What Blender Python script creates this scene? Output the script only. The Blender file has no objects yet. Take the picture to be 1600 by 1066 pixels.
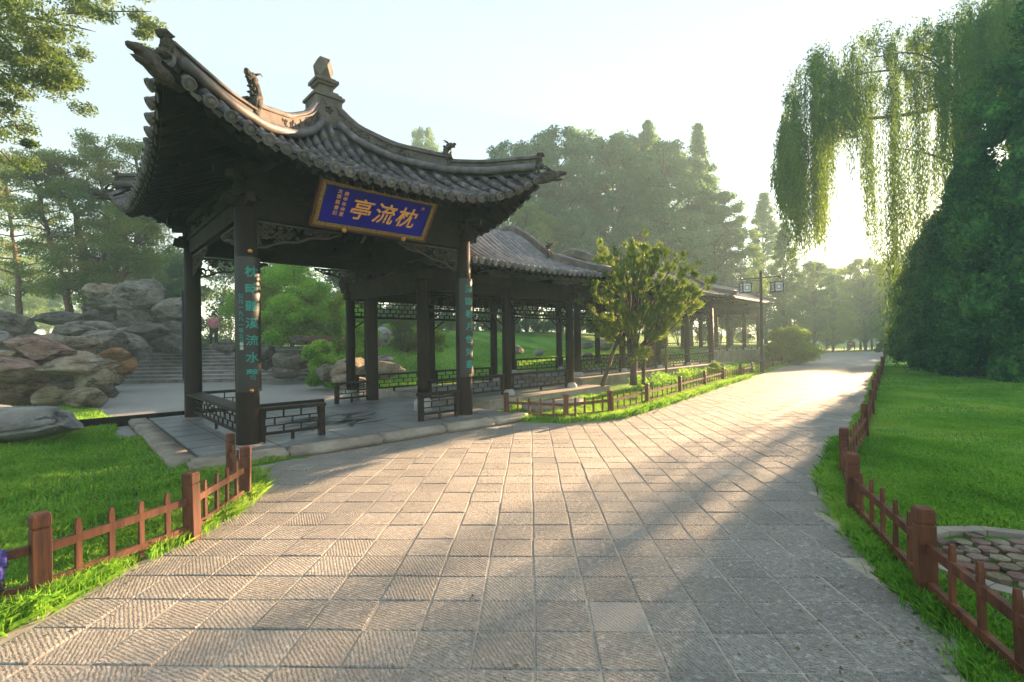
import bpy, bmesh, math, random
import numpy as np
from mathutils import Vector, Matrix, Euler, noise as mnoise
random.seed(7); rng = np.random.default_rng(11)
C = bpy.context.scene.collection
scene = bpy.context.scene
# ------------------------------------------------------------------ camera, sky, sun, exposure
cam_d = bpy.data.cameras.new('camera'); cam = bpy.data.objects.new('camera', cam_d); C.objects.link(cam)
cam_d.sensor_width = 36; cam_d.lens = 773.5*36/1600; cam_d.clip_end = 2000; cam_d.clip_start = 0.05
cam.matrix_world = Matrix.Translation((0, 0, 1.5)) @ Matrix.Rotation(.005, 4, 'X') @ Matrix.Rotation(math.pi/2, 4, 'X') @ Matrix.Rotation(-.014, 4, 'Z')
scene.camera = cam
SUN_AZ = math.radians(41.4); SUN_EL = math.radians(12.3)
w = bpy.data.worlds.new('World'); scene.world = w; w.use_nodes = True
nt = w.node_tree; nt.nodes.clear()
sky = nt.nodes.new('ShaderNodeTexSky'); sky.sky_type = 'NISHITA'; sky.sun_disc = False
sky.sun_elevation = SUN_EL; sky.sun_rotation = SUN_AZ; sky.air_density = 1.3; sky.dust_density = .35; sky.ozone_density = 2.0
bg = nt.nodes.new('ShaderNodeBackground'); bg.inputs[1].default_value = 0.02
wo = nt.nodes.new('ShaderNodeOutputWorld'); nt.links.new(sky.outputs[0], bg.inputs[0])
veil = nt.nodes.new('ShaderNodeBackground'); veil.inputs[0].default_value = (.80, .92, 1.0, 1); veil.inputs[1].default_value = .082   # even pale morning veil over the whole sky
addn = nt.nodes.new('ShaderNodeAddShader'); nt.links.new(bg.outputs[0], addn.inputs[0]); nt.links.new(veil.outputs[0], addn.inputs[1]); nt.links.new(addn.outputs[0], wo.inputs[0])
sd = bpy.data.lights.new('sun', 'SUN'); sd.energy = 5.0; sd.angle = math.radians(.6); sd.color = (1.0, .65, .36)
so = bpy.data.objects.new('sun', sd); C.objects.link(so)
sdir = Vector((math.sin(SUN_AZ)*math.cos(SUN_EL), math.cos(SUN_AZ)*math.cos(SUN_EL), math.sin(SUN_EL)))
so.rotation_euler = sdir.to_track_quat('Z', 'Y').to_euler(); so.location = (30, 36, 20)
scene.view_settings.view_transform = 'Standard'; scene.view_settings.look = 'None'
scene.view_settings.exposure = 2.92; scene.view_settings.gamma = 1.0
try:
    scene.cycles.use_denoising = True; scene.cycles.volume_bounces = 1; scene.cycles.max_bounces = 8
    scene.cycles.transparent_max_bounces = 12
except Exception: pass

# ------------------------------------------------------------------ measuring helpers
FL, RO, PI_ = 773.5, -.014, .005
def ray(px, py):
    dx, dy = px-800, py-533
    X = dx*math.cos(RO)+dy*math.sin(RO); Y = -dx*math.sin(RO)+dy*math.cos(RO)
    y = FL*math.cos(PI_)+Y*math.sin(PI_); z = FL*math.sin(PI_)-Y*math.cos(PI_)
    return X/y, z/y
def gp(px, py, z=0.0):
    a, b = ray(px, py); Y = (z-1.5)/b; return (a*Y, Y)
def at(px, py, Y):
    a, b = ray(px, py); return Vector((a*Y, Y, 1.5+b*Y))
def sstep(a, b, x):
    t = min(1, max(0, (x-a)/(b-a))); return t*t*(3-2*t)

# ------------------------------------------------------------------ materials
MATS = {}
def nodes(name):
    m = bpy.data.materials.new(name); m.use_nodes = True; m.node_tree.nodes.clear(); return m, m.node_tree
def N(t, typ, **kw):
    n = t.nodes.new(typ)
    for k, v in kw.items(): setattr(n, k, v)
    return n
def posn(t, scale=(1, 1, 1), obj=False, rot=(0, 0, 0)):
    mp = N(t, 'ShaderNodeMapping'); mp.inputs['Scale'].default_value = scale; mp.inputs['Rotation'].default_value = rot
    if obj: t.links.new(N(t, 'ShaderNodeTexCoord').outputs['Object'], mp.inputs[0])
    else: t.links.new(N(t, 'ShaderNodeNewGeometry').outputs['Position'], mp.inputs[0])
    return mp.outputs[0]
def noi(t, vec, s, d=4, r=.6):
    n = N(t, 'ShaderNodeTexNoise'); n.inputs['Scale'].default_value = s; n.inputs['Detail'].default_value = d; n.inputs['Roughness'].default_value = r
    t.links.new(vec, n.inputs['Vector']); return n.outputs['Fac']
def ramp(t, fac, cols, p0=.3, p1=.7):
    r = N(t, 'ShaderNodeValToRGB'); e = r.color_ramp.elements; n = len(cols)
    e[0].position = p0; e[0].color = (*cols[0], 1); e[1].position = p1; e[1].color = (*cols[-1], 1)
    for i in range(1, n-1):
        q = e.new(p0+(p1-p0)*i/(n-1)); q.color = (*cols[i], 1)
    t.links.new(fac, r.inputs[0]); return r.outputs[0]
def mix(t, f, a, b, mode='MIX'):
    m = N(t, 'ShaderNodeMix', data_type='RGBA', blend_type=mode)
    if isinstance(f, (int, float)): m.inputs[0].default_value = f
    else: t.links.new(f, m.inputs[0])
    for i, v in ((6, a), (7, b)):
        if isinstance(v, tuple): m.inputs[i].default_value = (*v, 1)
        else: t.links.new(v, m.inputs[i])
    return m.outputs[2]
def math_(t, op, a, b=0.0, c=None):
    m = N(t, 'ShaderNodeMath', operation=op)
    for i, v in enumerate([a, b] + ([c] if c is not None else [])):
        if isinstance(v, (int, float)): m.inputs[i].default_value = v
        else: t.links.new(v, m.inputs[i])
    return m.outputs[0]
def rand_(t): return N(t, 'ShaderNodeObjectInfo').outputs['Random']
def finish(m, t, col, rough=.7, bumps=(), spec=.5, metal=0.0, name=None):
    b = N(t, 'ShaderNodeBsdfPrincipled'); o = N(t, 'ShaderNodeOutputMaterial')
    if isinstance(col, tuple): b.inputs['Base Color'].default_value = (*col, 1)
    else: t.links.new(col, b.inputs['Base Color'])
    if isinstance(rough, (int, float)): b.inputs['Roughness'].default_value = rough
    else: t.links.new(rough, b.inputs['Roughness'])
    b.inputs['Specular IOR Level'].default_value = spec; b.inputs['Metallic'].default_value = metal
    prev = None
    for h, st, di in bumps:
        bp = N(t, 'ShaderNodeBump'); bp.inputs['Strength'].default_value = st; bp.inputs['Distance'].default_value = di
        t.links.new(h, bp.inputs['Height'])
        if prev: t.links.new(prev, bp.inputs['Normal'])
        prev = bp.outputs[0]
    if prev: t.links.new(prev, b.inputs['Normal'])
    t.links.new(b.outputs[0], o.inputs[0]); return m
def mat(name, cols, s=3., rough=.7, bs=20., bst=.3, bd=.01, stretch=(1, 1, 1), obj=False, spec=.5, metal=0., var=.0):
    m, t = nodes(name); p = posn(t, stretch, obj)
    c = ramp(t, noi(t, p, s), cols)
    if var:
        v = math_(t, 'MULTIPLY_ADD', rand_(t), var*2, 1-var)
        hs = N(t, 'ShaderNodeHueSaturation'); t.links.new(v, hs.inputs['Value']); t.links.new(c, hs.inputs['Color']); c = hs.outputs[0]
    MATS[name] = finish(m, t, c, rough, [(noi(t, p, bs, 6), bst, bd)] if bst else [], spec, metal); return MATS[name]
mat('dark_wood', [(.008, .005, .0045), (.015, .0095, .008), (.026, .017, .014)], 3, .6, 30, .5, .006, (1, 1, .15), spec=.22, var=.15)
mat('beam_wood', [(.008, .006, .005), (.016, .0125, .0105), (.026, .021, .0175)], 3, .8, 25, .5, .008, (1, 1, .8), spec=.15, var=.15)
mat('carved_wood', [(.025, .02, .017), (.055, .046, .04)], 12, .8, 50, .4, .005)
mat('rafter_wood', [(.008, .0062, .005), (.017, .014, .012)], 4, .85, 25, .3, .004, spec=.15, var=.2)
mat('roof_tile', [(.05, .046, .054), (.10, .09, .10), (.16, .145, .158)], 5, .62, 60, .5, .006, spec=.5, var=.3)
mat('roof_tile_pale', [(.09, .086, .098), (.15, .144, .16), (.23, .22, .238)], 5, .6, 60, .5, .006, spec=.5, var=.2)
mat('roof_brick', [(.07, .06, .055), (.12, .105, .1), (.18, .155, .14)], 4, .85, 50, .6, .01, spec=.3)
mat('carved_brick', [(.05, .045, .042), (.12, .105, .095)], 14, .85, 28, 1., .05, spec=.3)
mat('kerb_stone', [(.16, .14, .115), (.25, .22, .185), (.33, .3, .26)], 2.5, .8, 40, .5, .008, var=.12)
mat('floor_slate', [(.11, .125, .14), (.17, .185, .2), (.22, .235, .245)], 1.3, .42, 60, .15, .002, spec=.5, var=.05)
mat('ink', [(.01, .011, .013), (.03, .032, .035)], 6, .5, 40, .1, .002)
mat('white_stone', [(.3, .3, .3), (.45, .44, .43)], 4, .8, 40, .4, .004)
mat('fence_wood', [(.04, .012, .006), (.11, .036, .016), (.19, .07, .032)], 14, .62, 60, .6, .004, (1, 1, .12), spec=.4, var=.14)
mat('plaque_blue', [(.001, .002, .17), (.003, .004, .30)], 4, .6, 30, .1, .002, spec=.15)
mat('gold', [(.45, .22, .03), (.75, .42, .08)], 20, .35, 60, .4, .003, spec=.6, metal=.35)
mat('gold_dim', [(.05, .035, .008), (.4, .25, .045)], 55, .5, 60, .9, .008, metal=.2)
mat('plaque_rim', [(.05, .012, .008), (.09, .022, .012)], 8, .5)
mat('board_dark', [(.012, .012, .016), (.022, .022, .028)], 6, .45, 50, .2, .002)
mat('board_blue', [(.004, .006, .06), (.006, .01, .1)], 6, .45, 50, .2, .002)
mat('teal_paint', [(.0, .16, .15), (.01, .3, .27)], 30, .55, 50, .1, .002)
mat('brass', [(.5, .22, .05), (.8, .4, .12)], 12, .28, 50, .1, .002, metal=.7)
mat('bark', [(.035, .025, .02), (.09, .06, .045), (.13, .09, .07)], 8, .9, 22, 1., .03, (1, 1, .25))
mat('bark_red', [(.07, .035, .025), (.15, .075, .05), (.22, .12, .08)], 8, .9, 22, 1., .03, (1, 1, .25))
mat('soil', [(.05, .035, .02), (.12, .09, .06)], 5, .95, 30, .6, .02)
mat('gravel', [(.19, .185, .18), (.27, .265, .255), (.35, .345, .33)], 30, .85, 45, .5, .006)
mat('tread_stone', [(.3, .29, .28), (.38, .37, .36), (.45, .44, .43)], 3, .8, 40, .4, .006, var=.1)
mat('step_stone', [(.13, .125, .125), (.22, .21, .205), (.32, .3, .29)], 3, .85, 40, .4, .006, var=.15)
mat('metal_dark', [(.02, .022, .026), (.035, .037, .04)], 5, .5, 40, .1, .002, metal=.3)
mat('sign_brown', [(.07, .018, .014), (.11, .03, .022)], 5, .55, 40, .1, .002)
mat('white_paint', [(.6, .6, .6), (.75, .75, .75)], 5, .6, 40, .1, .002)
mat('lamp_glass', [(.6, .68, .8), (.72, .78, .85)], 5, .3, 40, 0, .002)
mat('cloth_blue', [(.02, .015, .12), (.06, .04, .3), (.25, .2, .6)], 25, .5, 60, .5, .005)
mat('pink_cloth', [(.7, .15, .25), (.85, .3, .4)], 10, .8)
mat('skin', [(.45, .25, .17), (.5, .3, .2)], 10, .6, 40, .05, .001)
mat('hair', [(.01, .008, .007), (.02, .015, .012)], 30, .5)
mat('trouser', [(.02, .02, .035), (.04, .04, .06)], 10, .8)
mat('red_box', [(.16, .03, .02), (.24, .05, .03)], 5, .6)

def foliage(name, cols, trans=.45, rough=.55, scale=.8, var=.12, fine=9.):
    m, t = nodes(name); p = posn(t)
    f = math_(t, 'ADD', math_(t, 'MULTIPLY', noi(t, p, scale, 2), .55), math_(t, 'MULTIPLY', noi(t, p, fine, 1), .45))
    c = ramp(t, f, cols, .36, .64)
    hs = N(t, 'ShaderNodeHueSaturation'); t.links.new(math_(t, 'MULTIPLY_ADD', rand_(t), var*2, 1-var), hs.inputs['Value']); t.links.new(c, hs.inputs['Color']); c = hs.outputs[0]
    b = N(t, 'ShaderNodeBsdfPrincipled'); b.inputs['Roughness'].default_value = rough; b.inputs['Specular IOR Level'].default_value = .3
    t.links.new(c, b.inputs['Base Color'])
    tr = N(t, 'ShaderNodeBsdfTranslucent'); tc = mix(t, .35, c, (.35, .5, .02), 'MIX'); t.links.new(tc, tr.inputs[0])
    ms = N(t, 'ShaderNodeMixShader'); ms.inputs[0].default_value = trans
    t.links.new(b.outputs[0], ms.inputs[1]); t.links.new(tr.outputs[0], ms.inputs[2])
    o = N(t, 'ShaderNodeOutputMaterial'); t.links.new(ms.outputs[0], o.inputs[0]); MATS[name] = m; return m
foliage('leaf_grass', [(.06, .22, .02), (.15, .42, .04), (.30, .58, .07), (.58, .70, .18)], .5, .6, .55, fine=40.)
foliage('leaf_conifer', [(.005, .03, .006), (.025, .11, .02), (.10, .27, .045)], .22, .7, 2.6)
foliage('leaf_willow', [(.015, .06, .028), (.045, .11, .03), (.12, .19, .03)], .42, .6, .6)
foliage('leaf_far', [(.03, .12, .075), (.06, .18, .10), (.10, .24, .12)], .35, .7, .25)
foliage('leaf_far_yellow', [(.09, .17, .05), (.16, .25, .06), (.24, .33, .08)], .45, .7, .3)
foliage('leaf_sun_tint', [(.06, .12, .035), (.14, .19, .05), (.32, .22, .07)], .5, .7, .5)  # warm sunlit orange put into the cypress leaf colour
foliage('leaf_bright', [(.06, .24, .015), (.18, .45, .03), (.40, .62, .07)], .5, .55, .9)
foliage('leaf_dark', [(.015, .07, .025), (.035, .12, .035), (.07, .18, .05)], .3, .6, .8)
foliage('leaf_pine', [(.02, .07, .02), (.085, .16, .03), (.25, .30, .05)], .42, .6, .9)
foliage('leaf_top', [(.02, .06, .03), (.06, .13, .045), (.16, .22, .07)], .4, .6, 1.2)
foliage('leaf_bush', [(.07, .17, .02), (.19, .31, .03), (.34, .42, .05)], .5, .6, .9)
foliage('leaf_litter', [(.05, .06, .015), (.14, .09, .03), (.22, .15, .04)], .2, fine=60.)
foliage('petal_pink', [(.5, .1, .12), (.75, .3, .3)], .4)

def rock_mat(name, cols, warm=(.25, .13, .07)):
    m, t = nodes(name); p = posn(t); pz = posn(t, (.9, .9, 2.4))
    c = ramp(t, noi(t, p, 2.4, 8, .7), cols, .34, .66)
    c = mix(t, math_(t, 'MULTIPLY', ramp(t, noi(t, p, 1.3, 5), [(0, 0, 0), (1, 1, 1)], .5, .7), .6), c, warm)
    crack = ramp(t, noi(t, pz, 2.2, 10, .72), [(0, 0, 0), (1, 1, 1)], .40, .46)
    c = mix(t, .7, c, mix(t, crack, (.03, .028, .025), (1, 1, 1)), 'MULTIPLY')
    MATS[name] = finish(m, t, c, .85, [(noi(t, pz, 3.2, 10, .7), 1., .2), (crack, .8, .03), (noi(t, p, 26, 6, .7), .8, .03)], .3)
rock_mat('rock_tan', [(.16, .13, .09), (.33, .28, .2), (.5, .45, .36)], (.3, .18, .09))
rock_mat('rock_red', [(.15, .09, .075), (.3, .19, .155), (.45, .35, .3)], (.3, .13, .09))
rock_mat('rock_grey', [(.10, .092, .082), (.22, .205, .18), (.36, .335, .295)], (.16, .12, .09))
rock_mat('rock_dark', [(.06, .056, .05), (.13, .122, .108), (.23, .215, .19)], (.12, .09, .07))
rock_mat('rock_orange', [(.26, .12, .05), (.4, .2, .09), (.42, .3, .18)], (.42, .17, .05))
rock_mat('rock_pale', [(.26, .26, .27), (.4, .4, .41), (.52, .51, .5)], (.3, .26, .22))

# paving: grey stone dressed with slanting chisel grooves
def paving_mat():
    m, t = nodes('paving'); g = N(t, 'ShaderNodeNewGeometry'); at_ = N(t, 'ShaderNodeAttribute'); at_.attribute_name = 'rnd'
    r = math_(t, 'FRACT', math_(t, 'ADD', rand_(t), at_.outputs['Fac']))
    p = g.outputs['Position']
    ang = math_(t, 'MULTIPLY_ADD', math_(t, 'FRACT', math_(t, 'MULTIPLY', r, 7.31)), .85, .35)
    vr = N(t, 'ShaderNodeVectorRotate', rotation_type='Z_AXIS'); t.links.new(p, vr.inputs['Vector']); t.links.new(ang, vr.inputs['Angle'])
    nz = N(t, 'ShaderNodeTexNoise'); nz.inputs['Scale'].default_value = 9; nz.inputs['Detail'].default_value = 3; t.links.new(p, nz.inputs['Vector'])
    wv = N(t, 'ShaderNodeTexWave', wave_type='BANDS', bands_direction='Y', wave_profile='SIN'); wv.inputs['Scale'].default_value = 15.5
    wv.inputs['Distortion'].default_value = 5.5; wv.inputs['Detail'].default_value = 5; wv.inputs['Detail Scale'].default_value = 2.6; wv.inputs['Detail Roughness'].default_value = .72
    t.links.new(vr.outputs[0], wv.inputs['Vector'])
    broken = ramp(t, noi(t, p, 30, 5, .7), [(0, 0, 0), (1, 1, 1)], .4, .58)
    smooth_ = math_(t, 'GREATER_THAN', math_(t, 'FRACT', math_(t, 'MULTIPLY', r, 13.7)), .006)
    depth = math_(t, 'MULTIPLY', math_(t, 'MULTIPLY', wv.outputs['Fac'], math_(t, 'MULTIPLY_ADD', broken, .75, .25)), math_(t, 'MULTIPLY_ADD', smooth_, .85, .15))
    c = ramp(t, noi(t, p, 2.2, 5), [(.43, .405, .375), (.52, .49, .455), (.57, .54, .50)], .3, .7)
    hs = N(t, 'ShaderNodeHueSaturation'); t.links.new(math_(t, 'MULTIPLY_ADD', math_(t, 'FRACT', math_(t, 'MULTIPLY', r, 3.3)), .26, .85), hs.inputs['Value']); t.links.new(c, hs.inputs['Color'])
    c = mix(t, math_(t, 'MULTIPLY', ramp(t, noi(t, p, 55, 4, .7), [(1, 1, 1), (0, 0, 0)], .35, .55), .25), mix(t, smooth_, (.30, .28, .255), hs.outputs[0]), (.16, .15, .145))
    groove_shade = math_(t, 'MULTIPLY', math_(t, 'MULTIPLY', ramp(t, wv.outputs['Fac'], [(1, 1, 1), (0, 0, 0)], .05, .5), math_(t, 'MULTIPLY', smooth_, math_(t, 'MULTIPLY_ADD', broken, .7, .3))), 1.)  # shade painted into the colour along the groove bottoms, on top of the bump
    c = mix(t, groove_shade, c, (.215, .205, .19))
    bs = [(depth, 1., .024), (noi(t, p, 75, 6, .75), .6, .004), (noi(t, p, 2, 3), .15, .03)]
    MATS['paving'] = finish(m, t, c, ramp(t, noi(t, p, 1.5, 4), [(.5,)*3, (.66,)*3]), bs, .5)
paving_mat()
mat('joint_sand', [(.30, .26, .21), (.38, .335, .275), (.46, .41, .345)], 14, .85, 60, .5, .004)
def lawn_mat():
    m, t = nodes('lawn'); p = posn(t)
    c = ramp(t, noi(t, p, .5, 5), [(.07, .20, .02), (.12, .30, .03), (.18, .38, .05)], .35, .65)
    c = mix(t, ramp(t, noi(t, p, 1.1, 4), [(0,)*3, (1,)*3], .62, .74), c, (.13, .11, .05))
    MATS['lawn'] = finish(m, t, c, .9, [(noi(t, p, 30, 6, .8), 1., .05)], .2)
lawn_mat()

# ------------------------------------------------------------------ mesh helpers
class MB:
    def __init__(s): s.v = []; s.f = []; s.mi = []
    def add(s, vs, fs, mi=0):
        o = len(s.v); s.v += [tuple(v) for v in vs]; s.f += [tuple(i+o for i in f) for f in fs]; s.mi += [mi]*len(fs); return s
    def box(s, c, size, rot=None, mi=0, taper=1.0):
        hx, hy, hz = size[0]/2, size[1]/2, size[2]/2; vs = []
        for z in (-1, 1):
            k = taper if z > 0 else 1
            for x, y in ((-1, -1), (1, -1), (1, 1), (-1, 1)): vs.append(Vector((x*hx*k, y*hy*k, z*hz)))
        if rot is not None: vs = [rot @ v for v in vs]
        vs = [v+Vector(c) for v in vs]
        return s.add(vs, [(0, 3, 2, 1), (4, 5, 6, 7), (0, 1, 5, 4), (1, 2, 6, 5), (2, 3, 7, 6), (3, 0, 4, 7)], mi)
    def beam(s, a, b, wd, h, mi=0, up=Vector((0, 0, 1))):
        a, b = Vector(a), Vector(b); d = b-a; L = d.length
        if L < 1e-6: return s
        x = d/L; y = up.cross(x)
        if y.length < 1e-4: y = Vector((0, 1, 0)).cross(x)
        y.normalize(); z = x.cross(y); R = Matrix((x, y, z)).transposed()
        return s.box((a+b)/2, (L, wd, h), R, mi)
    def tube(s, pts, rad, n=8, mi=0, cap=True):
        pts = [Vector(p) for p in pts]; rs = rad if isinstance(rad, (list, tuple)) else [rad]*len(pts)
        o = len(s.v); ref = Vector((0, 0, 1)); K = len(pts)
        for i, p in enumerate(pts):
            d = (pts[min(i+1, K-1)]-pts[max(i-1, 0)]).normalized()
            x = ref.cross(d)
            if x.length < .05: x = Vector((1, 0, 0)).cross(d)
            x.normalize(); y = d.cross(x); ref = y if abs(d.z) > .9 else Vector((0, 0, 1))
            if abs(d.z) > .9: x = Vector((1, 0, 0)); x = (x-d*x.dot(d)).normalized(); y = d.cross(x); ref = Vector((0, 0, 1))
            for k in range(n):
                a = 2*math.pi*k/n; s.v.append(tuple(p+(x*math.cos(a)+y*math.sin(a))*rs[i]))
        for i in range(K-1):
            for k in range(n):
                k2 = (k+1) % n; s.f.append((o+i*n+k, o+i*n+k2, o+(i+1)*n+k2, o+(i+1)*n+k)); s.mi.append(mi)
        if cap:
            s.f.append(tuple(o+k for k in range(n))[::-1]); s.f.append(tuple(o+(K-1)*n+k for k in range(n))); s.mi += [mi, mi]
        return s
    def lump(s, c, r, seed=0, sub=1, amp=.15, mi=0, rot=None):
        vs, fs = ICO[sub]; r = Vector(r) if not isinstance(r, (int, float)) else Vector((r, r, r)); out = []
        for v in vs:
            k = 1+amp*mnoise.noise(Vector(v)*1.7+Vector((seed*3.1, seed, 0)))*2
            q = Vector((v[0]*r.x*k, v[1]*r.y*k, v[2]*r.z*k))
            if rot is not None: q = rot @ q
            out.append(q+Vector(c))
        return s.add(out, fs, mi)
    def lathe(s, c, prof, n=16, mi=0):
        o = len(s.v); K = len(prof)
        for r, z in prof:
            for k in range(n):
                a = 2*math.pi*k/n; s.v.append((c[0]+r*math.cos(a), c[1]+r*math.sin(a), c[2]+z))
        for i in range(K-1):
            for k in range(n):
                k2 = (k+1) % n; s.f.append((o+i*n+k, o+i*n+k2, o+(i+1)*n+k2, o+(i+1)*n+k)); s.mi.append(mi)
        s.f.append(tuple(o+k for k in range(n))[::-1]); s.f.append(tuple(o+(K-1)*n+k for k in range(n))); s.mi += [mi, mi]
        return s
    def mesh(s, name, mats, smooth=False):
        me = bpy.data.meshes.new(name); me.from_pydata(s.v, [], s.f)
        for m in (mats if isinstance(mats, (list, tuple)) else [mats]): me.materials.append(MATS[m])
        if len(set(s.mi)) > 1: me.polygons.foreach_set('material_index', s.mi)
        if smooth: me.shade_smooth() if smooth is True else me.shade_smooth()
        me.update(); return me
    def build(s, name, mats, parent=None, smooth=False, loc=None):
        return link(name, s.mesh(name, mats, smooth), parent, loc)
def _ico(sub):
    bm = bmesh.new(); bmesh.ops.create_icosphere(bm, subdivisions=sub, radius=1)
    r = ([tuple(v.co) for v in bm.verts], [tuple(v.index for v in f.verts) for f in bm.faces]); bm.free(); return r
ICO = {k: _ico(k) for k in (1, 2, 3, 4, 5)}
def link(name, me, parent=None, loc=None, mw=None):
    o = bpy.data.objects.new(name, me); C.objects.link(o)
    if parent is not None: o.parent = parent
    if mw is not None: o.matrix_local = mw
    elif loc is not None: o.location = loc
    return o
def thing(name, label, cat, loc=(0, 0, 0), rz=0., group=None):
    o = bpy.data.objects.new(name, None); C.objects.link(o); o.location = loc; o.rotation_euler = (0, 0, rz)
    return tag(o, label, cat, group)
def tag(o, label=None, cat=None, group=None, kind=None):
    if label: o['label'] = label
    if cat: o['category'] = cat
    if group: o['group'] = group
    if kind: o['kind'] = kind
    return o
def unit_box_mesh(name, m, bev=0.0):
    bm = bmesh.new(); bmesh.ops.create_cube(bm, size=1)
    if bev: bmesh.ops.bevel(bm, geom=list(bm.edges), offset=bev, segments=1, affect='EDGES')
    me = bpy.data.meshes.new(name); bm.to_mesh(me); bm.free(); me.materials.append(MATS[m]); return me
def beam_mw(a, b, wd, h, up=Vector((0, 0, 1))):
    a, b = Vector(a), Vector(b); d = b-a; L = d.length; x = d/L; y = up.cross(x); y.normalize(); z = x.cross(y)
    M = Matrix((x*L, y*wd, z*h)).transposed().to_4x4(); M.translation = (a+b)/2; return M
def quads_mesh(name, P, m, tri=False):
    """P: (n,k,3) array of small flat faces, each of k corners."""
    n, k = P.shape[:2]; me = bpy.data.meshes.new(name)
    me.vertices.add(n*k); me.vertices.foreach_set('co', P.reshape(-1).astype(np.float32))
    me.loops.add(n*k); me.loops.foreach_set('vertex_index', np.arange(n*k, dtype=np.int32))
    me.polygons.add(n); me.polygons.foreach_set('loop_start', np.arange(0, n*k, k, dtype=np.int32))
    try: me.polygons.foreach_set('loop_total', np.full(n, k, dtype=np.int32))
    except Exception: pass
    me.materials.append(MATS[m]); me.update(calc_edges=True); return me
def leaves(cs, size, aspect=.45, up=.3, droop=0., jit=.35, dirs=None):
    """diamond leaves at points cs"""
    n = len(cs)
    d = rng.normal(size=(n, 3)) if dirs is None else dirs+rng.normal(size=(n, 3))*jit
    d[:, 2] -= droop; d /= np.linalg.norm(d, axis=1)[:, None]
    q = rng.normal(size=(n, 3)); q[:, 2] += up*3; s_ = np.cross(d, q); s_ /= np.linalg.norm(s_, axis=1)[:, None]+1e-9
    L = size*(1+jit*rng.uniform(-1, 1, n))[:, None]
    P = np.stack([cs-d*L*.5, cs+s_*L*aspect*.5, cs+d*L*.5, cs-s_*L*aspect*.5], 1)
    return P
def smooth_path(pts, n=8):
    pts = [Vector(p) for p in pts]; out = []
    for i in range(len(pts)-1):
        p0 = pts[max(i-1, 0)]; p1 = pts[i]; p2 = pts[i+1]; p3 = pts[min(i+2, len(pts)-1)]
        for k in range(n):
            t = k/n; out.append(.5*((2*p1)+(p2-p0)*t+(2*p0-5*p1+4*p2-p3)*t*t+(3*p1-p0-3*p2+p3)*t**3))
    out.append(pts[-1]); return out
# ------------------------------------------------------------------ ground
LF_PATH = [(-.13, 9.98), (1.01, 9.5), (2.0, 10.1), (3.16, 11.65), (4.68, 13.84), (6.22, 16.02), (7.7, 18.1), (9.2, 20.0), (10.6, 21.9), (12.2, 24.0), (13.84, 26.3), (15.83, 29.1), (18.28, 32.7), (20.9, 36.3), (23.58, 40.1)]
RF_PATH = [(1.9, 1.35), (2.36, 2.85), (2.87, 4.2), (3.6, 5.4), (5.26, 7.4), (6.95, 9.6), (8.5, 11.65), (10.05, 13.7), (11.7, 15.85), (13.3, 17.95), (14.9, 20.0), (16.5, 22.1), (18.1, 24.2), (20.0, 26.8), (22.3, 29.7), (24.8, 33.0), (27.3, 36.2), (29.8, 39.5), (32.5, 43.0)]
PAVE = [(-2.95, .5), (-2.85, 1.9), (-2.77, 2.66), (-2.73, 3.0), (-2.66, 3.47), (-2.6, 3.93), (-2.52, 4.3), (-2.55, 4.7), (-2.7, 5.25), (-2.95, 5.75), (-3.3, 6.2), (-1.0, 8.9), (-.4, 9.6), (1.0, 9.25), (2.15, 9.75), (3.4, 11.4), (9.45, 19.8), (16.1, 28.9), (24.0, 39.9), (36, 56.5), (46.5, 57), (43.0, 56.5), (20.0, 27.3), (8.0, 11.3), (4.75, 7.25), (3.92, 6.11), (3.21, 5.17), (2.72, 4.14), (2.38, 3.31), (2.28, 2.82), (2.17, 2.46), (2.06, 2.16), (1.85, 1.5), (1.5, .5)]
PV = np.array(PAVE)
def inside(x, y, poly=PV):
    x = np.asarray(x); y = np.asarray(y); r = np.zeros(x.shape, bool); n = len(poly)
    for i in range(n):
        x0, y0 = poly[i]; x1, y1 = poly[(i+1) % n]
        c = ((y0 > y) != (y1 > y)); xi = (x1-x0)*(y-y0)/((y1-y0) if abs(y1-y0) > 1e-9 else 1e-9)+x0
        r ^= c & (x < xi)
    return r
PLAZA = np.array([(-8.0, 10.0), (-6.6, 8.2), (-2.5, 12.0), (-1.5, 14.2), (-6.0, 18.6), (-8.0, 21.0), (-8.6, 22.2), (-18.2, 22.2), (-16.5, 20.0), (-10.9, 12.7)])
PC = Vector((-3.61, 9.642, 0)); PTH = .7418
U = Vector((math.cos(PTH), math.sin(PTH), 0)); Vv = Vector((-U.y, U.x, 0))
PLAT = np.array([tuple((PC+U*a+Vv*b).xy) for a, b in ((-2.65, -2.55), (2.9, -2.5), (2.9, 2.6), (-2.65, 2.6))])
def ss(a, b, x): t = np.clip((x-a)/(b-a), 0, 1); return t*t*(3-2*t)
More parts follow.
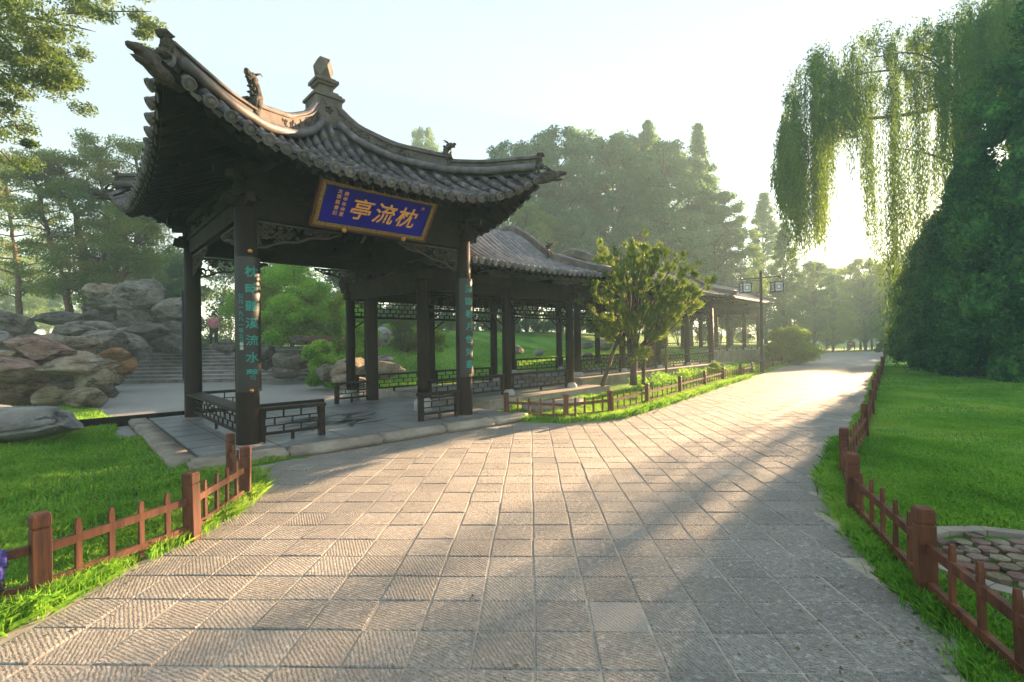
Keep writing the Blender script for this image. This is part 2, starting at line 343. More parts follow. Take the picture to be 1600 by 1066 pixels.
def terr(x, y):
    x = np.asarray(x, float); y = np.asarray(y, float)
    s1 = (x+10.7)*-.83+(y-12.3)*-.558; s2 = y-13.0
    m = np.minimum(s1, s2); h = 2.1*ss(0, 4.5, m)+1.1*ss(5, 13, m)
    sb = (x+2.3)*-.8+(y-13.8)*.6; hb = np.where(x > -8.5, 2.5*ss(2.6, 15, sb), 0)
    hb = np.where(x > -8.5, hb*ss(-9.5, -6.5, x), 0)+1.5*ss(20, 24, y)*ss(-6., -8.5, x)*(y < 60)*(x > -20)
    hb = np.where((x > -18.6) & (x < -8.8) & (y < 24.8), np.where(y > 24.8, 1.45, 0), hb)
    h = np.where((x > -18.0) & (x < -8.8) & (y < 24.8) & (y > 20.2), 0, h)
    h = np.maximum(h, hb)
    dp = (x-3.16)*-.817+(y-11.65)*.577; gz = .10+.85*ss(12, 30, y); h = np.maximum(h, gz*ss(.8, 3.6, dp)*(x > 0))
    h = np.maximum(h, 2.4*ss(26, 60, y)*ss(10, 30, dp))
    h = h+.03
    return np.where(inside(x, y) | inside(x, y, PLAZA) | inside(x, y, PLAT), -.05, h)
def grid_mesh(xs, ys):
    X, Y = np.meshgrid(xs, ys); Z = terr(X, Y); nx, ny = len(xs), len(ys)
    V = np.stack([X, Y, Z], -1).reshape(-1, 3); i = np.arange(nx*ny).reshape(ny, nx)
    F = np.stack([i[:-1, :-1], i[:-1, 1:], i[1:, 1:], i[1:, :-1]], -1).reshape(-1, 4)
    me = bpy.data.meshes.new('ground'); me.vertices.add(len(V)); me.vertices.foreach_set('co', V.reshape(-1).astype(np.float32))
    me.loops.add(len(F)*4); me.loops.foreach_set('vertex_index', F.reshape(-1).astype(np.int32)); me.polygons.add(len(F))
    me.polygons.foreach_set('loop_start', np.arange(0, len(F)*4, 4, dtype=np.int32)); me.update(calc_edges=True); return me
xs = np.concatenate([np.linspace(-300, -40, 14)[:-1], np.linspace(-40, -8, 75)[:-1], np.arange(-8, 10, .2), np.linspace(10, 50, 110), np.linspace(52, 300, 12)])
ys = np.concatenate([np.linspace(-60, 0, 6)[:-1], np.arange(0, 14, .2), np.linspace(14, 45, 100), np.linspace(46, 80, 30), np.linspace(90, 330, 10)])
me = grid_mesh(xs, ys); me.materials.append(MATS['lawn']); me.shade_smooth()
tag(link('ground', me), kind='structure')

def poly_sheet(name, pts, z, m, parent=None):
    bm = bmesh.new(); vs = [bm.verts.new((p[0], p[1], z)) for p in pts]; f = bm.faces.new(vs); bmesh.ops.triangulate(bm, faces=[f])
    me = bpy.data.meshes.new(name); bm.to_mesh(me); bm.free(); me.materials.append(MATS[m]); return link(name, me, parent)
pavement = tag(poly_sheet('pavement', PAVE, -.006, 'joint_sand'), kind='structure')
tag(poly_sheet('plaza_pavement', [tuple(p) for p in PLAZA], 0.0, 'gravel'), kind='structure')
YAW = -.037
def slab_mesh(sx, sy, rnd=None):
    bm = bmesh.new(); bmesh.ops.create_cube(bm, size=1)
    for v in bm.verts: v.co = Vector((v.co.x*sx, v.co.y*sy, v.co.z*.05-.025))
    bmesh.ops.bevel(bm, geom=[e for e in bm.edges if min(e.verts[0].co.z, e.verts[1].co.z) > -.001], offset=.006, segments=1, affect='EDGES')
    bmesh.ops.delete(bm, geom=[f for f in bm.faces if f.calc_center_median().z < -.045], context='FACES')
    me = bpy.data.meshes.new('paving_slab'); bm.to_mesh(me); bm.free(); me.materials.append(MATS['paving']); return me
T = .302
variants = [slab_mesh(T-.008-random.uniform(0, .005), T-.005-random.uniform(0, .004)) for _ in range(8)]
cy, sy_ = math.cos(YAW), math.sin(YAW)
cells = []
for j in range(4, 190):
    for i in range(-60, 130):
        a = (i+.5)*T+(.004*math.sin(j*5.1)); b = j*T+.02
        x = a*cy-b*sy_; y = a*sy_+b*cy
        if y < 1.2 or y > 26: continue
        if abs(x)/y > 1.25: continue
        cells.append((x, y))
cx = np.array(cells); ok = inside(cx[:, 0], cx[:, 1]); k = .03
for dx, dy in ((k, k), (-k, k), (k, -k), (-k, -k)): ok &= inside(cx[:, 0]+dx, cx[:, 1]+dy)
cx = cx[ok]; vis = (cx[:, 1] > 1.95); near = cx[vis]; order = np.argsort(near[:, 1]+abs(near[:, 0])*.15)
near = near[order]; ind = near[:300]; rest = np.concatenate([near[300:], cx[~vis]])
for q, (x, y) in enumerate(ind):
    o = link('paving_slab', variants[q % 8], pavement); o.location = (x, y, random.uniform(-.003, .004)); o.rotation_euler = (random.gauss(0, .005), random.gauss(0, .005), YAW+random.gauss(0, .006))
def joined_slabs(cells, vs0):
    base = []
    for me in vs0:
        V = np.array([v.co for v in me.vertices]); F = [tuple(p.vertices) for p in me.polygons]; base.append((V, F))
    VV, FF, RR = [], [], []; o = 0; c, s = math.cos(YAW), math.sin(YAW); R = np.array([[c, s, 0], [-s, c, 0], [0, 0, 1]])
    for q, (x, y) in enumerate(cells):
        V, F = base[q % len(base)]; W = V @ R+np.array([x, y, random.uniform(-.002, .003)]); VV.append(W); FF += [tuple(i+o for i in f) for f in F]; RR += [random.random()]*len(F); o += len(V)
    me = bpy.data.meshes.new('far_slabs'); me.from_pydata(np.concatenate(VV).tolist(), [], FF); me.materials.append(MATS['paving'])
    a = me.attributes.new('rnd', 'FLOAT', 'FACE'); a.data.foreach_set('value', RR); return me
o = link('far_paving', joined_slabs(rest, variants), pavement); tag(o, kind='stuff')
# beyond the laid slabs the road is one sheet of the same stone
FAR = [(13.4, 25.3), (16.1, 28.9), (24.0, 39.9), (36, 56.5), (46.5, 57), (43.0, 56.5), (20.0, 27.3), (18.5, 25.3)]
poly_sheet('far_road', FAR, .001, 'paving', pavement)

# ------------------------------------------------------------------ low wooden fences
def fence(name, label, pts, npick, H=.52, first_post=True, post_w=.09):
    t = thing(name, label, 'fence', (pts[0][0], pts[0][1], 0)); O = Vector((pts[0][0], pts[0][1], 0))
    def post_me():
        b = MB(); w_ = post_w; b.box((0, 0, (H-.09)/2-.05), (w_, w_, H-.09+.1)); b.box((0, 0, H-.084), (w_*.88, w_*.88, .016))
        b.box((0, 0, H-.045), (w_, w_, .07)); b.box((0, 0, H-.004), (w_, w_, .014), taper=.86); me = b.mesh('post', 'fence_wood')
        bm = bmesh.new(); bm.from_mesh(me); bmesh.ops.bevel(bm, geom=list(bm.edges), offset=.004, segments=1, affect='EDGES'); bm.to_mesh(me); bm.free(); return me
    def pick_me():
        b = MB(); w_ = .034; z0, z1, z2 = .03, .385, .425; d = .011
        P = [(-w_/2, z0), (w_/2, z0), (w_/2, z1), (.009, z2), (-.009, z2), (-w_/2, z1)]
        vs = [(x, -d, z) for x, z in P]+[(x, d, z) for x, z in P]; n = 6
        fs = [tuple(range(n)), tuple(range(2*n-1, n-1, -1))]+[((i+1) % n, i, i+n, (i+1) % n+n) for i in range(n)]
        return b.add(vs, fs).mesh('picket', 'fence_wood')
    pm, km, rm = post_me(), pick_me(), unit_box_mesh('rail', 'fence_wood', .0)
    for i, p in enumerate(pts):
        if i or first_post:
            o = link('post', pm, t, (p[0]-O.x, p[1]-O.y, random.uniform(-.012, .008)))
            q = pts[min(i+1, len(pts)-1)]; r = pts[max(i-1, 0)]; o.rotation_euler = (random.gauss(0, .012), random.gauss(0, .012), math.atan2(q[1]-r[1], q[0]-r[0])+random.gauss(0, .03))
    for i in range(len(pts)-1):
        a = Vector((*pts[i], 0))-O; b = Vector((*pts[i+1], 0))-O; d = b-a; L = d.length; ang = math.atan2(d.y, d.x); dn = d/L
        z1, z2 = .305+random.uniform(-.008, .008), .095
        for z, h in ((z1, .052), (z2, .05)):
            link('rail', rm, t, mw=beam_mw(a+dn*.05+Vector((0, 0, z)), b-dn*.05+Vector((0, 0, z+random.uniform(-.01, .01))), .032, h))
        n = npick if isinstance(npick, int) else npick[i]
        nn = Vector((-dn.y, dn.x, 0))
        for k in range(n):
            p = a+d*((k+1)/(n+1)); o = link('picket', km, t, p-nn*.002); o.rotation_euler = (random.gauss(0, .008), random.gauss(0, .012), ang)
            o.location.z = random.uniform(-.01, .01)
    return t
fence('wooden_fence', 'low red brown picket fence in the near left grass, blue strap tied on its post', [(-3.75, 2.0), (-2.84, 2.97), (-2.52, 3.88), (-2.62, 4.83), (-3.2, 5.6)], [4, 4, 4, 3])
fence('wooden_fence', 'long low picket fence from the pavilion corner past the pine along the road', LF_PATH, [4, 4, 5, 6]+[7]*10)
fence('wooden_fence', 'low picket fence curving along the right edge of the road by the big lawn', RF_PATH, [5, 5, 4, 7]+[9]*14)
fence('wooden_fence', 'low fence closing off the far end of the road', [(33.2, 60.4), (35.5, 60.2), (37.8, 60), (40.1, 59.8), (42.4, 59.6), (44.7, 59.4), (47, 59.2)], 7)
fence('wooden_fence', 'short far stretch of picket fence beyond the round bush', [(25.6, 42.5), (28, 45.8), (30.4, 49.2), (32.8, 52.5)], 8)
# strap tied to the near left fence post
b = MB(); P0 = Vector((-2.93, 2.83, .30))
b.lump(P0, (.03, .03, .045), 3, 2, .3); b.lump(P0+Vector((.0, -.01, -.06)), (.024, .026, .06), 5, 2, .3); b.lump(P0+Vector((-.006, -.006, .045)), (.026, .03, .02), 9, 2, .3)
strap = b.build('strap', 'cloth_blue', None, True)
tag(strap, 'blue and purple cloth strap knotted on the rail of the near left fence', 'strap')
b = MB(); b.lump(P0+Vector((.0, -.008, -.13)), (.02, .022, .045), 7, 2, .35); b.lump(P0+Vector((.014, -.01, -.155)), (.022, .015, .02), 2, 1, .3)
b.build('strap_tail', 'metal_dark', strap, True)

# ------------------------------------------------------------------ lettering
def text_mesh(body, size, name='inscription'):
    cu = bpy.data.curves.new('t', 'FONT'); cu.body = body; cu.align_x = 'CENTER'; cu.align_y = 'CENTER'; cu.size = size; cu.resolution_u = 3; cu.offset = size*.012
    ob = bpy.data.objects.new('t', cu); C.objects.link(ob); dg = bpy.context.evaluated_depsgraph_get(); me = bpy.data.meshes.new_from_object(ob.evaluated_get(dg))
    bpy.data.objects.remove(ob); bpy.data.curves.remove(cu); me.name = name; me.materials.clear(); return me
def centre_mesh(me):
    V = np.array([v.co for v in me.vertices]); c = (V.max(0)+V.min(0))/2
    for v in me.vertices: v.co -= Vector(c)
    return me

# ------------------------------------------------------------------ the pavilion
HF = .13; A_ = 1.8975
pav = thing('pavilion', 'open square pavilion with upswept grey tiled roof, four dark columns and blue name board', 'pavilion', (PC.x, PC.y, 0), PTH)
# platform
b = MB(); b.box((.1, .03, HF/2-.04), (5.3, 4.9, HF+.08)); pf = b.build('floor', 'floor_slate', pav)
b = MB()
for x in (-2.05, -1.6): b.box((x, .0, HF+.001), (.012, 4.7, .003))
for i in range(8): b.box((-2.28, -2.2+i*.6, HF+.001), (.72, .012, .003))
for i in range(5): b.box((-1.6+i*.95, -.0, HF+.001), (.01, 4.6, .002))
for i in range(4): b.box((.5, -1.5+i*.95, HF+.0015), (4.2, .01, .002))
b.build('floor_joints', 'soil', pav)
def stone(c, size, bev=.03, seed=0, m='kerb_stone', name='kerb_stone', parent=pav, rot=0):
    bm = bmesh.new(); bmesh.ops.create_cube(bm, size=1)
    for v in bm.verts: v.co = Vector((v.co.x*size[0], v.co.y*size[1], v.co.z*size[2]))
    bmesh.ops.bevel(bm, geom=list(bm.edges), offset=bev, segments=3, affect='EDGES')
    bmesh.ops.subdivide_edges(bm, edges=[e for e in bm.edges if e.calc_length() > .25], cuts=6)
    for v in bm.verts: v.co += Vector([mnoise.noise(v.co*3+Vector((seed*7.7+k*31, 0, 0)))*.014 for k in range(3)])
    me = bpy.data.meshes.new(name); bm.to_mesh(me); bm.free(); me.materials.append(MATS[m]); me.shade_smooth()
    o = link(name, me, parent, c); o.rotation_euler = (0, 0, rot); return o
xk = -2.72
for i, L in enumerate((1.15, 1.35, 1.2, 1.05, .9)):
    stone((xk+L/2, -2.5-.02*(i % 2), .055), (L-.012, .34, .17+.004*(i % 2)), .045, i); xk += L
yk = -2.3
for i, L in enumerate((1.3, 1.4, 1.25, 1.0)):
    stone((-2.72+.004*i, yk+L/2, .052), (.3, L-.012, .165), .03, i+9); yk += L
# ink drawing of reeds inlaid in the floor
b = MB()
for i in range(38):
    cx0, cy0 = random.uniform(-.9, .75), random.uniform(-1.25, .1); a0 = random.uniform(-.5, .6)+.3; L = random.uniform(.35, 1.0); n = 9; pts = []
    for k in range(n):
        s_ = k/(n-1); pts.append(Vector((cx0+L*(s_-.5)*math.cos(a0)+.08*math.sin(s_*4+i), cy0+L*(s_-.5)*math.sin(a0)+.1*math.sin(s_*3+i*2), HF+.0045)))
    for k in range(n-1):
        w0 = .07*math.sin(math.pi*k/(n-1))*(.4+.6*((i*37) % 5)/4)+.003; w1 = .07*math.sin(math.pi*(k+1)/(n-1))*(.4+.6*((i*37) % 5)/4)+.003
        d = (pts[k+1]-pts[k]).normalized(); nn = Vector((-d.y, d.x, 0)); b.add([pts[k]-nn*w0, pts[k+1]-nn*w1, pts[k+1]+nn*w1, pts[k]+nn*w0], [(0, 1, 2, 3)])
for v_ in range(0): pass
tag(b.build('floor_drawing', 'ink', pav), kind='stuff')
# columns
CORN = {'A': (-A_, -A_), 'B': (A_, -A_), 'C': (-A_, A_), 'D': (A_, A_)}
def lathe_mesh(name, prof, m, n=24, smooth=True):
    me = MB().lathe((0, 0, 0), prof, n).mesh(name, m); me.shade_smooth(); return me
colm = lathe_mesh('column', [(.15, -.1), (.152, 0), (.15, 1.2), (.146, 2.4), (.14, 3.52)], 'dark_wood', 28)
cols = {}
for k, (x, y) in CORN.items():
    cols[k] = link('column', colm, pav, (x, y, HF))
    b = MB(); b.lathe((x, y, HF), [(.2, 0), (.2, .012), (.165, .02)], 24); b.build('column_base', 'kerb_stone', pav)
# beams, ring by ring; each side in its own local frame: s along, n outward
SIDES = [(0, -1), (1, 0), (0, 1), (-1, 0)]
def loc(k, r, s, z):
    nx, ny = SIDES[k]; return Vector((nx*r-ny*s, ny*r+nx*s, z))
for k in range(4):
    e = .004*(k % 2)
    for nm, r, hl, z, wd, h in (('lintel', A_, A_-.1, 3.46+e, .13, .26), ('tie_beam', A_+.002, A_+.22, 3.63+e, .2, .07), ('eave_purlin', A_+.02, A_+.4, 3.93+e, .15, .15), ('purlin_board', A_, A_+.15, 3.76+e, .07, .19)):
        b = MB().beam(loc(k, r, -hl, z), loc(k, r, hl, z), wd, h); b.build(nm, 'beam_wood', pav)
    for s_ in (-1.0, 0, 1.0):   # bracket sets between lintel and purlin
        b = MB(); b.box(loc(k, A_+.02, s_*1.0, 3.70), (.16, .16, .07), taper=1.2)
        b.beam(loc(k, A_-.1, s_, 3.77), loc(k, A_+.2, s_, 3.77), .07, .07); b.beam(loc(k, A_+.05, s_-.2, 3.775), loc(k, A_+.05, s_+.2, 3.775), .06, .06)
        b.build('bracket', 'beam_wood', pav)
for k, (x, y) in CORN.items():
    b = MB(); sx, sy = math.copysign(1, x), math.copysign(1, y); R = Matrix.Rotation(math.pi/4, 3, 'Z')
    b.box((x, y, 3.72), (.24, .24, .12), taper=1.15); b.box((x+sx*.13, y+sy*.13, 3.84), (.36, .12, .1), Matrix.Rotation(math.atan2(sy, sx), 3, 'Z'))
    b.beam((x, y, 3.50), (x+sx*.3, y, 3.56), .10, .15); b.beam((x, y, 3.505), (x, y+sy*.3, 3.565), .102, .15)
    b.build('corner_bracket', 'beam_wood', pav)
# carved openwork spandrels
def spandrel(k, sgn, seed):
    rr = random.Random(seed); b = MB(); L = 1.25; s0 = A_-.14
    def lo(q): return 3.30-.33*max(0, 1-q/L)**1.1-.05-.02*math.sin(q*14)
    P = []; n = 14
    for i in range(n): q = L*i/(n-1); P.append(loc(k, A_, sgn*(s0-q), lo(q)))
    b.tube(P, .02, 5); b.beam(loc(k, A_, sgn*(s0), 3.29), loc(k, A_, sgn*(s0-L), 3.29), .03, .03); b.beam(loc(k, A_, sgn*s0, 3.3), loc(k, A_, sgn*s0, 2.93), .03, .03, up=Vector((1, 0, 0)))
    for i in range(44):
        q = L*(rr.random()**1.5); zt, zb = 3.29, lo(q); z = rr.uniform(zb, zt); r0 = rr.uniform(.03, .075); a0 = rr.uniform(0, 6.28); pts = []
        for j in range(9):
            a = a0+j*.62*(1 if i % 2 else -1); rad = r0*(1-.09*j); qq = q+rad*math.cos(a); zz = z+rad*math.sin(a)
            qq = min(max(qq, .0), L); zz = min(max(zz, lo(qq)), zt); pts.append(loc(k, A_+.006*math.sin(j+i), sgn*(s0-qq), zz))
        b.tube(pts, .014, 4)
    for i in range(14):
        q = L*rr.random()*.8; z = rr.uniform(lo(q)+.02, 3.27); b.lump(loc(k, A_, sgn*(s0-q), z), (.035, .035, .03), i, 1, .3)
    b.build('carved_spandrel', 'carved_wood', pav)
for k in range(4):
    for sgn in (-1, 1): spandrel(k, sgn, k*2+sgn)
# roof surface
ZM = [(.0, 6.0), (.15, 5.88), (.43, 5.36), (.98, 4.84), (1.68, 4.42), (2.4, 4.10), (2.95, 3.90), (3.3, 3.78)]
ZH = [(.0, 6.0), (.15, 5.88), (.43, 5.43), (.98, 5.02), (1.68, 4.75), (2.2, 4.69), (3.0, 4.74), (3.4, 4.82)]
def lerp_tab(T_, r):
    if r <= T_[0][0]: return T_[0][1]
    for (a, za), (b_, zb) in zip(T_, T_[1:]):
        if r <= b_: return za+(zb-za)*(r-a)/(b_-a)
    return T_[-1][1]
def smooth_tab(T_, r): return (lerp_tab(T_, r-.12)+2*lerp_tab(T_, r)+lerp_tab(T_, r+.12))/4
DZ = [(-.07, .06), (.06, 0), (0, -.05), (-.05, -.07)]
def surf(k, r, s, off=0.):
    q = min(1, abs(s)/max(r, 1e-3)); zc = smooth_tab(ZH, r); zm = smooth_tab(ZM, r); dz = DZ[k][0 if s < 0 else 1]
    return loc(k, r, s, zm+(zc-zm+dz*min(1, r/3))*q**3.3+off)
def reave(s): return 2.95+.13*min(1, abs(s)/3)**3
for k in range(4):   # pan tile bed and boarded underside, one sheet each
    b = MB(); nr, ns = 22, 33
    for top in (0, 1):
        o = len(b.v)
        for i in range(nr):
            for j in range(ns):
                w_ = -1+2*j/(ns-1); R_ = reave(w_*3)-.02-(0.08 if top == 0 else 0); r = .06+(R_-.06)*i/(nr-1); b.v.append(tuple(surf(k, r, r*w_, -.03 if top else -.1)))
        for i in range(nr-1):
            for j in range(ns-1):
                f = (o+i*ns+j, o+(i+1)*ns+j, o+(i+1)*ns+j+1, o+i*ns+j+1); b.f.append(f if top else f[::-1]); b.mi.append(0 if top else 1)
    # fascia closing the eave
    for j in range(ns-1):
        w0, w1 = -1+2*j/(ns-1), -1+2*(j+1)/(ns-1); P = []
        for w_, of in ((w0, -.0), (w1, -.0), (w1, -.11), (w0, -.11)):
            R_ = reave(w_*3)-.02-(0.06 if of < -.01 else 0); P.append(surf(k, R_, R_*w_, of))
        b.add(P, [(0, 3, 2, 1)], 1)
    b.build('roof_bed', ['roof_tile', 'rafter_wood'], pav, True)
# half round tiles
def half_tile(L=1., r=.06, r2=.055, n=6, name='roof_barrel', m='roof_tile'):
    b = MB(); vs = []
    for x, rr_ in ((0, r), (1, r2)):
        for i in range(n+1):
            a = math.pi*i/n; vs.append((x*L, rr_*math.cos(a), rr_*math.sin(a)))
    fs = [(i, i+1, n+2+i, n+1+i) for i in range(n)]+[tuple(range(n, -1, -1)), tuple(range(n+1, 2*n+2))]
    me = b.add(vs, fs).mesh(name, m); me.shade_smooth(); return me
htm = half_tile(r=.07, r2=.063)
def frame_mw(a, b_, upv, lenscale=True, sc=1.):
    x = (b_-a); L = x.length; x = x/L; y = upv.cross(x).normalized(); z = x.cross(y)
    M = Matrix((x*(L if lenscale else 1), y*sc, z*sc)).transposed().to_4x4(); M.translation = a; return M
SP = .212
def disc_mesh():
    b = MB(); prof = [(.076, 0), (.076, .035), (.062, .04), (.056, .026), (.036, .026), (.031, .04), (.014, .045)]
    n = 14; o = 0
    for rr_, x in prof:
        for i in range(n): a = 2*math.pi*i/n; b.v.append((x, rr_*math.cos(a), rr_*math.sin(a)))
    for i in range(len(prof)-1):
        for j in range(n): b.f.append((i*n+j, i*n+(j+1) % n, (i+1)*n+(j+1) % n, (i+1)*n+j)); b.mi.append(0)
    b.f.append(tuple((len(prof)-1)*n+j for j in range(n))); b.mi.append(0)
    return b.mesh('end_tile', 'roof_tile')
def drip_mesh():
    b = MB(); P = []; n = 8
    for i in range(n+1): y = -.085+.17*i/n; P.append((y, -.02-.03*math.cos(math.pi*(i/n-.5))))
    Q = [(-.085, -.055), (-.06, -.085), (-.03, -.095), (0, -.125), (.03, -.095), (.06, -.085), (.085, -.055)]
    poly = [(y, z) for y, z in P]+Q[::-1]
    vs = [(0.0, y, z) for y, z in poly]+[(.014, y, z) for y, z in poly]; m_ = len(poly)
    fs = [tuple(range(m_))[::-1], tuple(range(m_, 2*m_))]+[(i, (i+1) % m_, (i+1) % m_+m_, i+m_) for i in range(m_)]
    b.add(vs, fs); return b.mesh('drip_tile', 'roof_tile')
dm, drm = disc_mesh(), drip_mesh()
rbm = MB()
for k in range(4):
    for i in range(-14, 15):
        s = i*SP; R_ = reave(s)
        if abs(s) > R_-.16: continue
        r0 = max(abs(s)+.1, .2); L = R_+.02-r0; nseg = max(1, round(L/.27)); pts = [surf(k, r0+L*j/nseg, s, .012) for j in range(nseg+1)]
        for j in range(nseg):
            up = Vector((0, 0, 1)); M = frame_mw(pts[j+1], pts[j]-(pts[j+1]-pts[j]).normalized()*.012, up, sc=1+random.uniform(-.06, .06)); M.translation += Vector((random.uniform(-.004, .004), random.uniform(-.004, .004), random.uniform(-.003, .004)))
            if k == 0: link('roof_barrel', htm, pav, mw=M)
            else: rbm.add([M @ v.co for v in htm.vertices], [tuple(p.vertices) for p in htm.polygons])
        d = (pts[-1]-pts[-2]).normalized(); M = frame_mw(pts[-1]-d*.01+Vector((0, 0, .005)), pts[-1]+d, Vector((0, 0, 1)), False)
        link('end_tile', dm, pav, mw=M)
        if abs(s+SP/2) < R_-.18:
            e = surf(k, reave(s+SP/2)-.03, s+SP/2, .035); n_ = Vector((*SIDES[k], -.25)).normalized()
            link('drip_tile', drm, pav, mw=frame_mw(e, e+n_, Vector((0, 0, 1)), False))
tag(rbm.build('roof_barrels', 'roof_tile', pav, True), kind='stuff')
# rafters
ub = unit_box_mesh('rafter', 'rafter_wood')
for k in range(4):
    for i in range(-14, 15):
        s = i*.2+.1
        if abs(s) > 2.75: continue
        rs = max(A_-.2, abs(s)+.03)
        if rs < 2.6: link('rafter', ub, pav, mw=beam_mw(surf(k, rs, s, -.19), surf(k, 2.62, s, -.19), .075, .075))
        if abs(s) < 2.7: link('flying_rafter', ub, pav, mw=beam_mw(surf(k, max(2.3, abs(s)+.04), s, -.128), surf(k, reave(s)-.08, s, -.14), .075, .07))
    P0_ = [surf(k, 2.6, s, -.145) for s in np.linspace(-2.55, 2.55, 19)]; b = MB()
    for a_, b__ in zip(P0_, P0_[1:]): b.beam(a_, b__, .05, .04)
    b.build('eave_batten', 'rafter_wood', pav)
# hip ridges, corner beams and figures
SG = {'A': (-1, -1, -.07), 'B': (1, -1, .06), 'C': (-1, 1, -.05), 'D': (1, 1, 0)}
def hip(kk, rho, off=0.):
    sx, sy, dz = SG[kk]; r = rho/math.sqrt(2); return Vector((sx*r, sy*r, smooth_tab(ZH, r)+dz*min(1, r/3)+off))
def beast(b, P, fwd, sc, seed):
    """upright scaly ridge beast, fwd = unit vector it looks along"""
    up = Vector((0, 0, 1)); f = Vector(fwd); side = up.cross(f)
    def Q(x, y, z): return P+(f*x+side*y+up*z)*sc
    b.tube(smooth_path([Q(.05, 0, -.05), Q(0, 0, .12), Q(-.05, 0, .25), Q(.0, 0, .36), Q(.08, 0, .42)], 4), [.085*sc]*9+[.07*sc]*4+[.06*sc]*4, 7)
    R = Matrix((f, side, up)).transposed()
    b.lump(Q(.07, 0, .44), (.11*sc, .06*sc, .055*sc), seed, 2, .25, rot=R); b.lump(Q(.17, 0, .47), (.06*sc, .04*sc, .035*sc), seed+1, 1, .2, rot=R); b.lump(Q(.14, 0, .395), (.07*sc, .035*sc, .02*sc), seed+2, 1, .2, rot=R)
    for sgn in (-1, 1):
        b.tube([Q(.03, .03*sgn, .49), Q(-.06, .045*sgn, .55), Q(-.12, .05*sgn, .54)], [.018*sc, .012*sc, .003*sc], 5)
        b.lump(Q(.02, .07*sgn, .12), (.06*sc, .03*sc, .1*sc), seed+4, 1, .3, rot=R); b.lump(Q(.09, .035*sgn, .475), .017*sc, seed, 1, .1)
        b.tube([Q(.02, .08*sgn, .2), Q(.1, .085*sgn, .16), Q(.13, .07*sgn, .04)], [.03*sc, .025*sc, .03*sc], 6)
    for i in range(7): b.lump(Q(-.085-.02*math.sin(i), 0, .05+i*.062), (.045*sc, .018*sc, .035*sc), i+seed, 1, .3, rot=R)
    for i in range(8): b.lump(Q(.075, .02*(-1)**i, .05+i*.04), (.03*sc, .045*sc, .018*sc), i+seed, 1, .2, rot=R)
